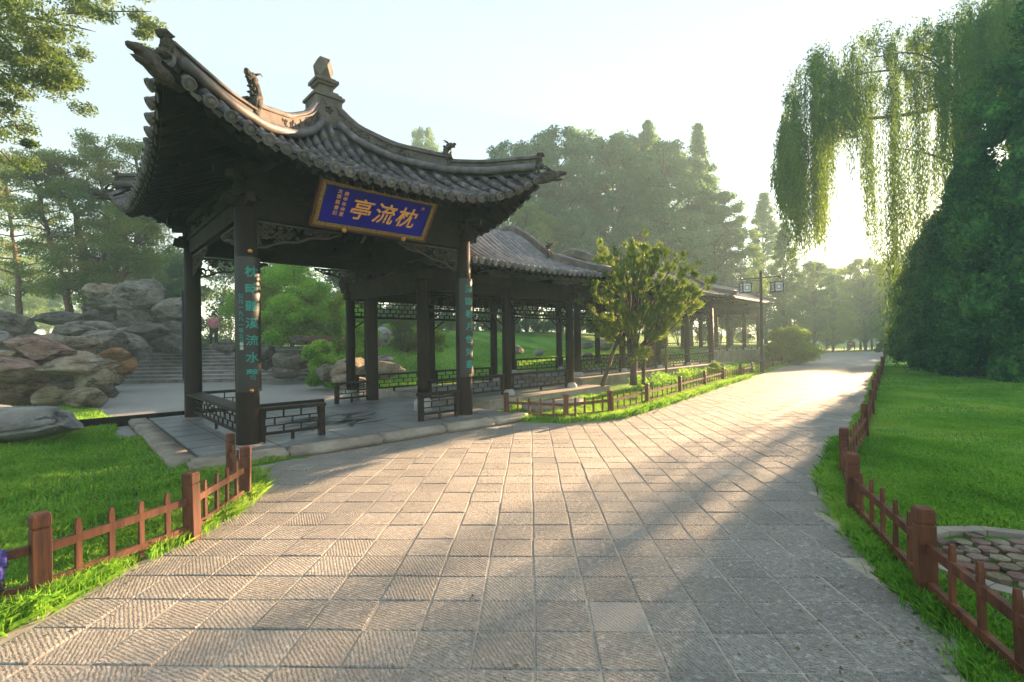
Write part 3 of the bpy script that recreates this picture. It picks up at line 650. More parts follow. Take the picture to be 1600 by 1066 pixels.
for kk, (sx, sy, dz) in SG.items():
    D_ = Vector((sx, sy, 0)).normalized(); side = Vector((-D_.y, D_.x, 0))
    def band(r0, r1, h0, h1, wd, n, name, m):
        b = MB(); P = [r0+(r1-r0)*i/n for i in range(n+1)]; vs = []
        for q in P:
            for y, z in ((-1, h0), (1, h0), (1, h1), (-1, h1)): vs.append(hip(kk, q, z)+side*y*wd/2)
        fs = []
        for i in range(n):
            for j in range(4): fs.append((i*4+j, (i+1)*4+j, (i+1)*4+(j+1) % 4, i*4+(j+1) % 4))
        fs += [(0, 1, 2, 3), (4*n+3, 4*n+2, 4*n+1, 4*n)]; b.add(vs, fs); return b.build(name, m, pav)
    def roll(r0, r1, h, y, rad, n, name='ridge_roll', m='roof_tile'):
        o = MB().tube([hip(kk, r0+(r1-r0)*i/n, h)+side*y for i in range(n+1)], rad, 8).build(name, m, pav, True); return o
    band(.12, 2.5, -.05, .30, .11, 20, 'ridge_wall', 'roof_brick'); band(.12, 2.5, .298, .33, .19, 20, 'ridge_cap', 'roof_brick'); roll(.12, 2.5, .335, 0, .065, 18)
    band(.14, 2.5, .05, .085, .17, 20, 'ridge_moulding', 'roof_brick')
    band(2.5, 4.12, -.05, .22, .10, 12, 'ridge_wall', 'roof_brick'); band(2.502, 4.15, .218, .25, .18, 12, 'ridge_cap', 'roof_brick'); roll(2.5, 4.17, .25, 0, .055, 10)
    band(2.5, 4.1, .05, .08, .16, 12, 'ridge_moulding', 'roof_brick')
    for sg in (-1, 1): roll(.35, 4.1, .045, sg*.125, .07, 22)
    # scrolled relief on the upper part of the ridge
    b = MB(); rr = random.Random(3)
    for sg in (-1, 1):
        for i in range(46):
            q = rr.uniform(.3, 1.75); z = rr.uniform(.12, .27); r0 = rr.uniform(.02, .045); a0 = rr.uniform(0, 6.3)
            b.tube([hip(kk, q+r0*math.cos(a0+j*.8)*(1-.1*j), z+r0*math.sin(a0+j*.8)*(1-.1*j))+side*sg*.058 for j in range(6)], .011, 4)
    tag(b.build('ridge_carving', 'carved_brick', pav), kind='stuff')
    b = MB(); beast(b, hip(kk, 2.42, .2), D_, 1.12 if kk == 'A' else .8, 3); b.build('ridge_beast', 'carved_brick', pav, True)
    b = MB(); b.lump(hip(kk, 4.17, .20), (.07, .07, .09), 4, 2, .3); b.lump(hip(kk, 4.2, .29), (.08, .08, .045), 6, 2, .3); b.lump(hip(kk, 4.2, .08), (.075, .075, .06), 8, 2, .3); b.build('ridge_end', 'carved_brick', pav, True)
    # corner beam with carved head
    tipz = hip(kk, 4.1).z; tip = D_*4.62+Vector((0, 0, 4.60+dz*1.2)); inn = hip(kk, 2.4, -.25)
    b = MB(); b.beam(inn, hip(kk, 3.95, -.16), .15, .2); b.beam(hip(kk, 2.3, -.42), hip(kk, 3.5, -.33), .16, .18); b.build('corner_beam', 'rafter_wood', pav)
    b = MB(); base = hip(kk, 3.9, -.12); path = smooth_path([base, D_*4.25+Vector((0, 0, 4.57+dz)), D_*4.5+Vector((0, 0, 4.64+dz)), tip+Vector((0, 0, .10))], 4)
    b.tube(path, [.09, .09, .09, .09, .085, .085, .08, .08, .075, .065, .055, .04, .02][:len(path)], 8)
    R = Matrix((D_, side, Vector((0, 0, 1)))).transposed()
    b.lump(D_*4.4+Vector((0, 0, 4.66+dz)), (.13, .075, .08), 5, 2, .25, rot=R); b.lump(D_*4.52+Vector((0, 0, 4.56+dz)), (.11, .05, .03), 6, 2, .2, rot=R); b.lump(tip+Vector((0, 0, .06)), (.08, .055, .04), 7, 2, .2, rot=R)
    for sg in (-1, 1): b.tube([D_*4.4+side*.05*sg+Vector((0, 0, 4.72+dz)), D_*4.3+side*.07*sg+Vector((0, 0, 4.80+dz)), D_*4.2+side*.07*sg+Vector((0, 0, 4.80+dz))], [.025, .018, .004], 5)
    b.build('corner_head', 'carved_brick', pav, True)
    M = frame_mw(hip(kk, 4.14, .03), hip(kk, 4.5, .06), Vector((0, 0, 1)), False, 1.25); link('end_tile', dm, pav, mw=M)
# finial
b = MB()
b.box((0, 0, 5.98), (.52, .52, .56)); b.build('finial_block', 'roof_brick', pav)
b = MB(); b.box((0, 0, 6.28), (.60, .60, .05)); b.box((0, 0, 6.33), (.52, .52, .05)); b.box((0, 0, 6.38), (.42, .42, .06)); b.build('finial_step', 'roof_brick', pav)
b = MB(); b.box((0, 0, 6.47), (.27, .27, .14)); b.box((0, 0, 6.565), (.36, .36, .05)); b.box((0, 0, 6.62), (.44, .44, .06)); b.box((0, 0, 6.67), (.34, .34, .04)); b.build('finial_neck', 'roof_brick', pav)
b = MB(); q = .2; P = [(0, 0, 7.1)]; z1, z2 = 6.99, 6.76
vs = [(.10, .10, 7.09), (-.10, .10, 7.09), (-.10, -.10, 7.09), (.10, -.10, 7.09), (.2, 0, 6.9), (0, .2, 6.9), (-.2, 0, 6.9), (0, -.2, 6.9), (.11, .11, 6.69), (-.11, .11, 6.69), (-.11, -.11, 6.69), (.11, -.11, 6.69)]
b.add(vs, [(0, 1, 2, 3), (11, 10, 9, 8), (0, 4, 3), (0, 5, 1), (1, 6, 2), (2, 7, 3), (0, 5, 4), (1, 6, 5), (2, 7, 6), (3, 4, 7), (8, 4, 5), (9, 5, 6), (10, 6, 7), (11, 7, 4), (8, 5, 9), (9, 6, 10), (10, 7, 11), (11, 4, 8)])
o = b.build('finial_cube', 'roof_brick', pav); o.data.validate()
bm = bmesh.new(); bm.from_mesh(o.data); bmesh.ops.recalc_face_normals(bm, faces=list(bm.faces)); bm.to_mesh(o.data); bm.free()
for k in range(4):   # carved flower on each face of the finial block
    b = MB(); c0 = loc(k, .27, 0, 6.02); b.lump(c0, .028, 1, 1, .1)
    for j in range(5): a = j*1.257; b.lump(c0+loc(k, .0, .055*math.cos(a), .055*math.sin(a)), (.035, .035, .032), j, 1, .2)
    b.tube([loc(k, .27, -.05, 6.08), loc(k, .28, -.09, 6.15), loc(k, .27, -.14, 6.19)], .009, 4); b.build('flower_relief', 'carved_brick', pav, True)

# couplet boards bent round the columns
def couplet(kk, text, m, facing, z0, z1, label, small=None):
    """a curved board hung on a column: its own thing, with characters and knobs"""
    x, y = CORN[kk]; a0 = math.atan2(facing[1], facing[0]); R0, R1, hw = .158, .178, 1.18
    wp = PC+U*x+Vv*y; t = thing('couplet_board', label, 'couplet board', (wp.x, wp.y, HF), PTH)
    b = MB(); n = 36; vs = []
    for z in (z0, z1):
        for r in (R0, R1):
            for i in range(n+1): a = a0-hw+2*hw*i/n; vs.append((r*math.cos(a), r*math.sin(a), z))
    q = n+1; fs = []
    for i in range(n): fs += [(q+i, q+i+1, 3*q+i+1, 3*q+i), (i+1, i, 2*q+i, 2*q+i+1), (i, i+1, q+i+1, q+i), (2*q+i+1, 2*q+i, 3*q+i, 3*q+i+1)]
    fs += [(0, q, 3*q, 2*q), (q-1, 3*q-1, 4*q-1, 2*q-1)]
    b.add(vs, fs); o = b.build('board', m, t)
    def wrap(me, s0, zc, name, mt='teal_paint', lift=.002):
        centre_mesh(me); me.materials.append(MATS[mt]); bm = bmesh.new(); bm.from_mesh(me)
        for q in np.arange(-.12, .121, .012): bmesh.ops.bisect_plane(bm, geom=list(bm.verts)+list(bm.edges)+list(bm.faces), plane_co=(q, 0, 0), plane_no=(1, 0, 0))
        bm.to_mesh(me); bm.free()
        for v in me.vertices: a = a0+(s0+v.co.x)/R1; v.co = Vector(((R1+lift)*math.cos(a), (R1+lift)*math.sin(a), zc+v.co.y))
        return link(name, me, t)
    if text:
        n = len(text); H = z1-z0
        for i, ch in enumerate(text):
            me = text_mesh(ch, .165); V0 = max(v.co.x for v in me.vertices)-min(v.co.x for v in me.vertices)
            for v in me.vertices: v.co.x *= 1.15; v.co.y *= .95
            wrap(me, .0 if not small else .02, z1-H*(.11+.76*i/(n-1)), 'character')
        if small:
            for i, ch in enumerate(small): wrap(text_mesh(ch, .072), -.125, z1-H*(.29+.034*i*1.25), 'small_character')
            for z, nm in ((z1-H*.645, 'round_seal'), (z1-H*.675, 'square_seal')):
                bm = bmesh.new()
                if nm[0] == 'r': bmesh.ops.create_circle(bm, cap_ends=True, radius=.026, segments=16)
                else: bmesh.ops.create_grid(bm, size=.023, x_segments=1, y_segments=1)
                me = bpy.data.meshes.new(nm); bm.to_mesh(me); bm.free(); wrap(me, -.12, z, nm, 'white_stone')
    knob = lathe_mesh('knob', [(.028, -.02), (.03, .0), (.024, .018), (.012, .027)], 'brass', 12)
    for z in (z0+.02, z1+.08):
        k_ = link('knob', knob, t, ((R1+.0)*math.cos(a0), (R1)*math.sin(a0), z)); k_.rotation_euler = (math.pi/2, 0, a0+math.pi/2)
couplet('A', '枕畔聽溪流水聲', 'board_dark', (0.05, -1), .75, 2.62, 'dark board of seven green characters with white seals, on the column nearest the camera', '公元一九八一年五月')
couplet('B', '潭頭看月色如畫', 'board_dark', (0.05, -1), .75, 2.62, 'dark board of seven green characters, on the right front column by the gallery')
couplet('C', '', 'board_blue', (-.1, 1), .75, 2.5, 'blue edged board on the far side of the left rear column, before the stone steps')
couplet('D', '', 'board_dark', (-.1, 1), .75, 2.5, 'dark board on the far side of the right rear column, before the rounded boulders')
# name board
pb = thing('name_board', 'tilted blue name board with three gold characters and gilt frame under the pavilion eave', 'name board', tuple(PC+Vv*-2.23+U*-.16+Vector((0, 0, 3.30))), PTH)
tilt = math.radians(38); W2, Hh = 1.9, .72
RT = Matrix.Rotation(tilt, 3, 'X')
def pl(x, y, z): return RT @ Vector((x, y, z))
b = MB(); b.box(pl(0, 0, Hh/2), (W2-.12, .04, Hh-.12), RT); b.build('panel', 'plaque_blue', pb)
for a_, c_, w_, h_ in ((0, Hh-.04, W2-.02, .055), (0, .04, W2-.02, .055), (-W2/2+.04, Hh/2, .055, Hh-.14), (W2/2-.04, Hh/2, .055, Hh-.14)):
    b = MB(); b.box(pl(a_, -.012, c_), (w_, .05, h_), RT); nn = int(max(w_, h_)/.035)
    for i in range(nn):
        tpos = (i+.5)/nn-.5; xx = a_+(tpos*w_ if w_ > h_ else (.012*(-1)**i)); zz = c_+(tpos*h_ if h_ > w_ else (.012*(-1)**i)); b.lump(pl(xx, -.04, zz), (.016, .01, .016), i, 1, .1)
    b.build('gilt_moulding', 'gold_dim', pb)
b = MB()
for a_, c_, w_, h_ in ((0, Hh, W2+.06, .035), (0, 0, W2+.06, .035), (-W2/2-.012, Hh/2, .035, Hh-.03), (W2/2+.012, Hh/2, .035, Hh-.03)): b.box(pl(a_, 0, c_), (w_, .075, h_), RT)
b.build('outer_frame', 'plaque_rim', pb)
def on_board(me, x, z, name='character', mt='gold', shear=.0):
    centre_mesh(me); me.materials.append(MATS[mt])
    for v in me.vertices: v.co = pl(x+v.co.x+shear*v.co.y, -.0235, z+v.co.y)
    return link(name, me, pb)
for ch, x in (('亭', -.30), ('流', .09), ('枕', .48)): on_board(text_mesh(ch, .36), x+.03, Hh/2, shear=.18)
for i, ch in enumerate('庚申年仲夏'): on_board(text_mesh(ch, .072), -.56, .56-i*.082, 'small_character')
for i, ch in enumerate('太原題書記'): on_board(text_mesh(ch, .072), -.66, .58-i*.085, 'small_character')
on_board(text_mesh('印', .055), .74, .56, 'small_seal')
kn = lathe_mesh('knob', [(.035, -.02), (.04, .0), (.03, .025), (.012, .036)], 'brass', 12)
for x in (-.47, .55): o = link('knob', kn, pb, pl(x, -.06, .0)); o.rotation_euler = (math.pi/2+tilt, 0, 0)
b = MB()
for x in (-.7, .7): b.beam(pl(x, .03, Hh*.9), Vector((x, .42, .35)), .03, .03)
b.build('hanger', 'metal_dark', pb)

# ------------------------------------------------------------------ lattice seat rails
def seat_rail(parent, a, b_, z, top=.50, posts=(1, 1), seat=.2, name='seat_rail', fine=True, side=1):
    a, b_ = Vector((a[0], a[1], z)), Vector((b_[0], b_[1], z)); d = b_-a; L = d.length; dn = d/L; nn = Vector((-dn.y, dn.x, 0)); up = Vector((0, 0, 1))
    MB().beam(a+up*(top-.025)+nn*0, b_+up*(top-.025), seat, .05).build('seat_plank', 'dark_wood', parent)
    for e, p in zip(posts, (a+dn*.045, b_-dn*.045)):
        if e: MB().box(p+up*(top-.05)/2, (.085, .085, top-.05), Matrix.Rotation(math.atan2(dn.y, dn.x), 3, 'Z')).build('rail_post', 'dark_wood', parent)
    b = MB(); z1, z0 = top-.1, .12
    b.beam(a+up*z0, b_+up*z0, .05, .04); b.beam(a+up*z1, b_+up*z1, .04, .03) if False else None
    h = (z1+.05-z0)/3; e0, e1 = .1, L-.1; m_ = max(2, round((e1-e0)/.3))
    if fine:
        for r in (1, 2): b.beam(a+dn*.06+up*(z0+h*r), b_-dn*.06+up*(z0+h*r), .02, .018)
        for r in range(3):
            for i in range(m_+1):
                x = e0+(e1-e0)*(i+(.5 if r == 1 else 0))/m_
                if x > L-.08: continue
                b.box(a+dn*x+up*(z0+h*(r+.5)), (.02, .02, h), Matrix.Rotation(math.atan2(dn.y, dn.x), 3, 'Z'))
        b.box(a+dn*L*.5+up*(z0/2), (.04, .04, z0), Matrix.Rotation(math.atan2(dn.y, dn.x), 3, 'Z'))
    else:
        b.beam(a+up*(z0+h*1.5), b_+up*(z0+h*1.5), .02, .02)
        for i in range(m_*2): x = e0+(e1-e0)*(i+.5)/(m_*2); b.box(a+dn*x+up*(z0+h*1.5), (.02, .02, h*3), Matrix.Rotation(math.atan2(dn.y, dn.x), 3, 'Z'))
    b.build('lattice', 'dark_wood', parent)
g = .13
seat_rail(pav, (-A_, A_-g), (-A_, -A_+g), HF, posts=(0, 0), seat=.26)
seat_rail(pav, (-A_+g, -A_), (-A_+1.08, -A_), HF, posts=(1, 1), seat=.16)
seat_rail(pav, (A_-1.02, -A_), (A_-g, -A_), HF, posts=(1, 1), seat=.16)
seat_rail(pav, (-A_+g, A_), (-A_+.95, A_), HF, posts=(0, 1), seat=.16)
seat_rail(pav, (A_-.95, A_), (A_-g, A_), HF, posts=(1, 0), seat=.16)
tag(MB().beam(Vector(PC)+Vv*2.72+U*-4.1+Vector((0, 0, .09)), Vector(PC)+Vv*2.72+U*1.0+Vector((0, 0, .09)), .12, .2).build('step_beam', 'dark_wood'), 'long dark timber sill along the plaza edge behind the pavilion', 'sill')
# ------------------------------------------------------------------ galleries
GP = [(-.02, 4.40), (.3, 4.36), (.8, 4.06), (1.4, 3.58), (2.0, 3.2), (2.45, 2.98)]
def gz0(o): return (lerp_tab(GP, abs(o)-.1)+2*lerp_tab(GP, abs(o))+lerp_tab(GP, abs(o)+.1))/4
htm2 = half_tile(name='roof_barrel', m='roof_tile_pale', n=5)
def gallery(label, F0, dirv, sp, nb, W, zf, x0, x1, hipx, fine=True, ground=.25, left_gable=True, rise=1.):
    """corridor with columns; local X along it, Y inwards (front row y=0); roof from x0 to x1, half hipped at the far end hipx"""
    th = math.atan2(dirv[1], dirv[0]); t = thing('gallery', label, 'gallery', (F0[0], F0[1], zf), th)
    L = sp*nb; yc = W/2; OV = W/2+.85
    def gz(o): return 2.98+(gz0(o)-2.98)*rise
    xs0 = 1.3 if left_gable == 2 else -.7; b = MB(); b.box(((xs0+L+1.0)/2, yc, -ground/2), (L+1.0-xs0, W+1.3, ground)); b.build('plinth', 'kerb_stone', t)
    b = MB(); b.box(((xs0+L+.5)/2, yc, .004), (L+.4-xs0, W+.2, .01)); b.build('floor', 'floor_slate', t)
    cm = lathe_mesh('column', [(.115, -.14), (.115, 1.2), (.108, 2.6)], 'dark_wood', 16); bm_ = lathe_mesh('column_base', [(.2, -.2), (.19, .06), (.13, .13)], 'white_stone', 14)
    rows = [(0, 0), (W, 1)]
    for y, rr in rows:
        for i in range(nb+1):
            link('column', cm, t, (i*sp, y, 0)); link('column_base', bm_, t, (i*sp, y, 0.005))
        for nm, z, wd, h in (('lintel', 2.52, .11, .24), ('eave_purlin', 2.78, .14, .14), ('tie_beam', 2.68, .18, .07)): MB().beam((-.15, y, z), (L+.15, y, z), wd, h).build(nm, 'beam_wood', t)
        for i in range(nb):
            a, c = i*sp+.12, (i+1)*sp-.12
            MB().beam((a, y, 1.98), (c, y, 1.98), .05, .06).build('lower_rail', 'beam_wood', t)
            b = MB(); m_ = 12 if fine else 7
            for z in (2.1, 2.22, 2.34): b.beam((a, y, z), (c, y, z), .025, .022)
            for r in range(4):
                for j in range(m_+1):
                    x = a+(c-a)*(j+(.5 if r % 2 else 0))/m_
                    if x < c: b.box((x, y, 2.04+.12*r), (.022, .022, .12))
            for e, s_ in ((a, 1), (c, -1)):
                b.beam((e, y, 1.7), (e+s_*.35, y, 1.93), .03, .03); b.beam((e, y, 1.7), (e, y, 1.95), .03, .03, up=Vector((1, 0, 0)))
            b.build('frieze_lattice', 'beam_wood', t)
            if not (rr == 0 and fine and i == nb-99): seat_rail(t, (i*sp+.11, y), ((i+1)*sp-.11, y), 0, posts=(1, 1), seat=.2, fine=True)
    for i in range(nb+1):
        MB().beam((i*sp, 0, 2.7), (i*sp, W, 2.7), .14, .2).build('cross_beam', 'beam_wood', t); MB().beam((i*sp, .6, 3.02), (i*sp, W-.6, 3.02), .11, .14).build('cross_beam', 'beam_wood', t)
    # end closing beams
    for x in (0, L): MB().beam((x+.003, 0, 2.50), (x+.003, W, 2.50), .1, .22).build('lintel', 'beam_wood', t)
    zo = -.0
    def lift(x, o): return .1*sstep(hipx-1.2, x1, x)*sstep(1.2, OV, abs(o))
    def S(x, o, off=0.): return Vector((x, yc-o, gz(o)*1.0+zo+off+lift(x, o)))     # o>0 front side
    sc = OV/2.35
    def xmax(o): o = abs(o); return hipx if o < 1.5 else min(hipx+(o-1.5)*1.0*(x1-hipx)/(OV-1.5), x1)
    no = 17
    for sd_ in (1, -1):
        b = MB(); xsn = 22
        for top in (1, 0):
            o_ = len(b.v)
            for i in range(no):
                o = OV*i/(no-1)
                for j in range(xsn): x = x0+(xmax(o)-x0)*j/(xsn-1); b.v.append(tuple(S(x, o*sd_, -.02 if top else -.1)))
            for i in range(no-1):
                for j in range(xsn-1):
                    f = (o_+i*xsn+j, o_+(i+1)*xsn+j, o_+(i+1)*xsn+j+1, o_+i*xsn+j+1); f = f if (sd_ > 0) == bool(top) else f[::-1]; b.f.append(f); b.mi.append(0 if top else 1)
        for j in range(xsn-1):
            xa, xb = x0+(x1-x0)*j/(xsn-1), x0+(x1-x0)*(j+1)/(xsn-1); b.add([S(xa, OV*sd_, -.02), S(xb, OV*sd_, -.02), S(xb, OV*sd_, -.12), S(xa, OV*sd_, -.12)], [(0, 1, 2, 3)], 1)
        b.build('roof_bed', ['roof_tile_pale', 'rafter_wood'], t, True)
        # tile rows
        nrow = int((x1-x0)/.2); stuff = MB(); ends = MB()
        for i in range(nrow):
            x = x0+.12+i*.2; oa = 0.02
            if x > hipx: oa = 1.5+(x-hipx)*(OV-1.5)/(x1-hipx)+.05
            if oa > OV-.12: continue
            n_ = 10; pts = [S(x, sd_*(oa+(OV+.02-oa)*j/n_), .0) for j in range(n_+1)]
            b = MB(); vs = []; m_ = 5
            for p in pts:
                for a in range(m_+1): an = math.pi*a/m_; vs.append((p.x+.062*math.cos(an), p.y, p.z+.062*math.sin(an)))
            fs = [(j*(m_+1)+a, j*(m_+1)+a+1, (j+1)*(m_+1)+a+1, (j+1)*(m_+1)+a) for j in range(n_) for a in range(m_)]
            fs += [tuple(range(n_*(m_+1), (n_+1)*(m_+1)))]
            if sd_ < 0: fs = [f[::-1] for f in fs]
            if fine and sd_ > 0:
                b.add(vs, fs).build('roof_barrel_row', 'roof_tile_pale', t, True)
                p = pts[-1]; M = frame_mw(p-Vector((0, -.01*sd_, -.002)), p+Vector((0, -sd_, -.15)), Vector((0, 0, 1)), False, .98); link('end_tile', dm2, t, mw=M)
                e = S(min(x+.1, x1), sd_*(OV-.01), .02); link('drip_tile', drm2, t, mw=frame_mw(e, e+Vector((0, -sd_, -.2)), Vector((0, 0, 1)), False, .95))
            else:
                stuff.add(vs, fs)
                p = S(min(x+.1, x1), sd_*OV, -.04); stuff.box(p, (.15, .02, .11))
        if stuff.v: tag(stuff.build('roof_barrels', 'roof_tile_pale', t, True), kind='stuff')
        # rafters
        for i in range(int((x1-x0)/.22)):
            x = x0+.15+i*.22; link('rafter', ub, t, mw=beam_mw(S(x, sd_*max(W/2-.3, xr_(x, hipx, x1, OV)), -.14), S(x, sd_*(OV-.05), -.14), .06, .06))
    # half hip at the far end: skirt roof, gable, ridges
    b = MB(); n_ = 9; q = 12
    for i in range(n_+1):
        f = i/n_; x = hipx+(x1-hipx)*f; o = 1.5+(OV-1.5)*f; z = gz(o)
        for j in range(q+1): w_ = -1+2*j/q; zz = z+.16*sstep(hipx-1.2, x1, x)*abs(w_)**3*sstep(0, 1, f); b.v.append((x, yc-o*w_, zz-.015))
    for i in range(n_):
        for j in range(q): a = i*(q+1)+j; b.f.append((a, a+q+1, a+q+2, a+1)); b.mi.append(0)
    for j in range(int(2*OV/.2)):
        y = -OV+.1+j*.2; f0 = max(0, (abs(y)-1.5)/(OV-1.5)); P = []
        for k_ in range(6):
            f = f0+(1-f0)*k_/5; o = 1.5+(OV-1.5)*f; P.append(Vector((hipx+(x1-hipx)*f, yc-y, gz(o)+.01+.16*(abs(y)/OV)**3*f)))
        if f0 < .92: b.tube(P, .055, 6)
    b.build('end_roof', 'roof_tile_pale', t, True)
    def gable(x, dr):
        b = MB(); P = [(x, yc-o, gz(o)-.03) for o in np.linspace(-1.5, 1.5, 15)]; P2 = [(x-.06*dr, y, z) for _, y, z in P]
        n = len(P); b.add(P+P2, [tuple(range(n)), tuple(range(2*n-1, n-1, -1))]+[(i, i+n, i+n+1, i+1) for i in range(n-1)]+[(0, n-1, 2*n-1, n)]); b.build('gable', 'beam_wood', t)
    gable(hipx-.05, 1)
    ww = [hipx]+([x0] if left_gable else [])
    for x in ww:
        omax = 1.55 if x == hipx else OV
        for sd_ in (1, -1):
            b = MB(); P = [S(x-(.07 if x == hipx else -.07), sd_*omax*i/9, .11) for i in range(10)]
            for a_, b__ in zip(P, P[1:]): b.beam(a_, b__, .13, .24)
            b.build('ridge_wall', 'roof_brick', t)
            MB().tube([p+Vector((0, 0, .13)) for p in P], .055, 7).build('ridge_roll', 'roof_tile_pale', t, True)
            MB().tube([p+Vector((-.13 if x == hipx else .13, 0, -.07)) for p in P], .06, 7).build('ridge_roll', 'roof_tile_pale', t, True)
            if x == hipx:
                b = MB(); beast(b, P[-1]+Vector((0, 0, -.05)), Vector((0, -sd_, 0)), .75, 5); b.build('ridge_beast', 'carved_brick', t, True)
        # barge boards hanging below the gable edge
        if x == x0:
            for sd_ in (1, -1):
                b = MB(); P = [S(x-.02, sd_*OV*i/9, -.2) for i in range(10)]
                for a_, b__ in zip(P, P[1:]): b.beam(a_, b__, .05, .34)
                b.build('barge_board', 'beam_wood', t)
            gable(x0+.35, -1)
    for sd_ in (1, -1):
        P = [Vector((hipx+(x1-hipx)*f, yc-sd_*(1.5+(OV-1.5)*f), gz(1.5+(OV-1.5)*f)+.08+.16*f)) for f in np.linspace(0, 1.02, 8)]
        b = MB()
        for a_, b__ in zip(P, P[1:]): b.beam(a_, b__, .11, .14)
        b.build('hip_ridge', 'roof_brick', t); MB().tube([p+Vector((0, 0, .08)) for p in P], .06, 7).build('ridge_roll', 'roof_tile_pale', t, True)
    return t
def xr_(x, hx, x1, OV): return 0 if x < hx else 1.5+(x-hx)*(OV-1.5)/(x1-hx)
def remat(me, m): me = me.copy(); me.materials.clear(); me.materials.append(MATS[m]); return me
dm2, drm2 = remat(dm, 'roof_tile_pale'), remat(drm, 'roof_tile_pale')
F2 = Vector((1.62, 13.95)); g1 = Vector((.70, .714)).normalized()
gallery('open timber gallery with curved grey tiled roof joined to the pavilion on its right', F2-g1*5.0, g1, 2.5, 2, 3.1, .25, .2, 5.8, 4.2, left_gable=2)
g2 = Vector((.68, .734)).normalized()
gallery('middle stretch of the timber gallery behind the pine tree', (2.05, 15.5), g2, 2.72, 4, 2.8, .45, 1.6, 11.75, 10.3, fine=True, ground=.4, rise=.8)
gallery('farthest stretch of the timber gallery, beside the street lamp', (10.9, 27.3), g2, 2.85, 3, 2.8, .9, -.6, 9.4, 8.0, fine=False, ground=.7, rise=.8)
# red brown door panel standing in the middle gallery
tp = Vector((2.05, 15.5))+g2*5.9+Vector((-g2.y, g2.x))*.55
t = thing('wooden_screen', 'red brown timber screen standing inside the middle gallery behind the pine', 'screen', (tp.x, tp.y, .455), math.atan2(g2.y, g2.x))
MB().box((0, 0, 1.1), (.75, .04, 1.9)).build('panel', 'sign_brown', t)
for s_ in (-1, 1): MB().box((s_*.41, 0, 1.05), (.07, .08, 2.1)).build('post', 'dark_wood', t)
tag(stone((.9, 10.9, .12), (1.6, .5, .25), .03, 50, 'kerb_stone', 'stone_step', None, math.atan2(g1.y, g1.x)), 'pale grey stone step at the foot of the near gallery beside the fence', 'step')

# ------------------------------------------------------------------ broad stone steps
st = thing('stone_steps', 'broad flight of ten grey stone steps beyond the plaza', 'steps', (-13.3, 21.4, 0), math.radians(2))
for i in range(10):
    x = -4.6; j = 0
    while x < 4.3:
        L = random.uniform(.7, 1.3); L = min(L, 4.6-x); sz = .152
        q_ = link('tread_slab', unit_box_mesh('tread_slab', 'tread_stone', .0) if i == 0 and j == 0 else bpy.data.meshes['tread_slab'], st, (x+L/2, i*.36+.40, (i+1)*.15+.01)); q_.scale = (L-.008, .88, .034)
        o = link('step_stone', unit_box_mesh('step_stone', 'step_stone', .0) if i == 0 and j == 0 else bpy.data.meshes['step_stone'], st, (x+L/2, i*.36+.42+.003*(j % 2), (i+.5)*.15)); o.scale = (L-.012, .84, .15-.004-.003*(j % 2)); x += L; j += 1
# ------------------------------------------------------------------ rocks
def rock(px, Y, m, label=None, group=None, seed=0, dep=.8, cat='rock', strat=.5, power=3.2, amp=.16, sub=4, zmin=None, name='rock', rough=1.):
    x0, y0, x1, y1 = px; gx, gy = (x1-x0)*.07, (y1-y0)*.10; x0 -= gx; x1 += gx; y0 -= gy*.6; y1 += gy*1.4; a = at((x0+x1)/2, (y0+y1)/2, Y); w_ = (x1-x0)*Y/FL; h = (y1-y0)*Y/FL
    vs, fs = ICO[sub]; V = np.array(vs); p = power
    nrm = (np.abs(V)**p).sum(1)**(1/p); V = V/nrm[:, None]; R = V*np.array([w_/2, max(w_*.35, h*.5)*dep, h/2]); out = []
    sd_ = Vector((seed*13.7, seed*5.1, seed*2.3)); s = 1.6/max(w_, h)
    prr = np.random.default_rng(seed+5); HS = np.array([w_/2, max(w_*.35, h*.5)*dep, h/2])
    for _ in range(20):
        nn = prr.normal(size=3)*np.array([1, 1, 1.8]); nn /= np.linalg.norm(nn); dd = prr.uniform(.64, .95)*np.sqrt(((HS*nn)**2).sum()); ex = R @ nn-dd; R = R-np.outer(np.clip(ex, 0, None), nn)*.92
    for v in R:
        q = Vector(v); n1 = mnoise.noise(q*s*1.2+sd_)*amp*1.1; n2 = mnoise.fractal(Vector((q.x*.9, q.y*.9, q.z*2.2))*s*3.4+sd_, .8, 2.1, 6)*amp*.42
        rd = 1-abs(mnoise.noise(Vector((q.x*.5, q.y*.5, q.z*2.4))*s*3+sd_*2))*.0
        crease = -max(0, .12-abs(mnoise.noise(Vector((q.x*.4, q.y*.4, q.z*3))*s*2+sd_*1.3)))*amp*4.5*strat
        k = 1+n1+n2*.8+crease
        out.append((v[0]*k, v[1]*k, v[2]*(1+n1*.6+n2*.25)))
    me = bpy.data.meshes.new(name); me.from_pydata(out, [], fs); me.materials.append(MATS[m])
    o = link(name, me, None, a); o.rotation_euler = (0, random.gauss(0, .04), random.uniform(-.25, .25)); tag(o, label, cat, group); return o
G1_ = 'stones of the piled rockery beside the lawn'
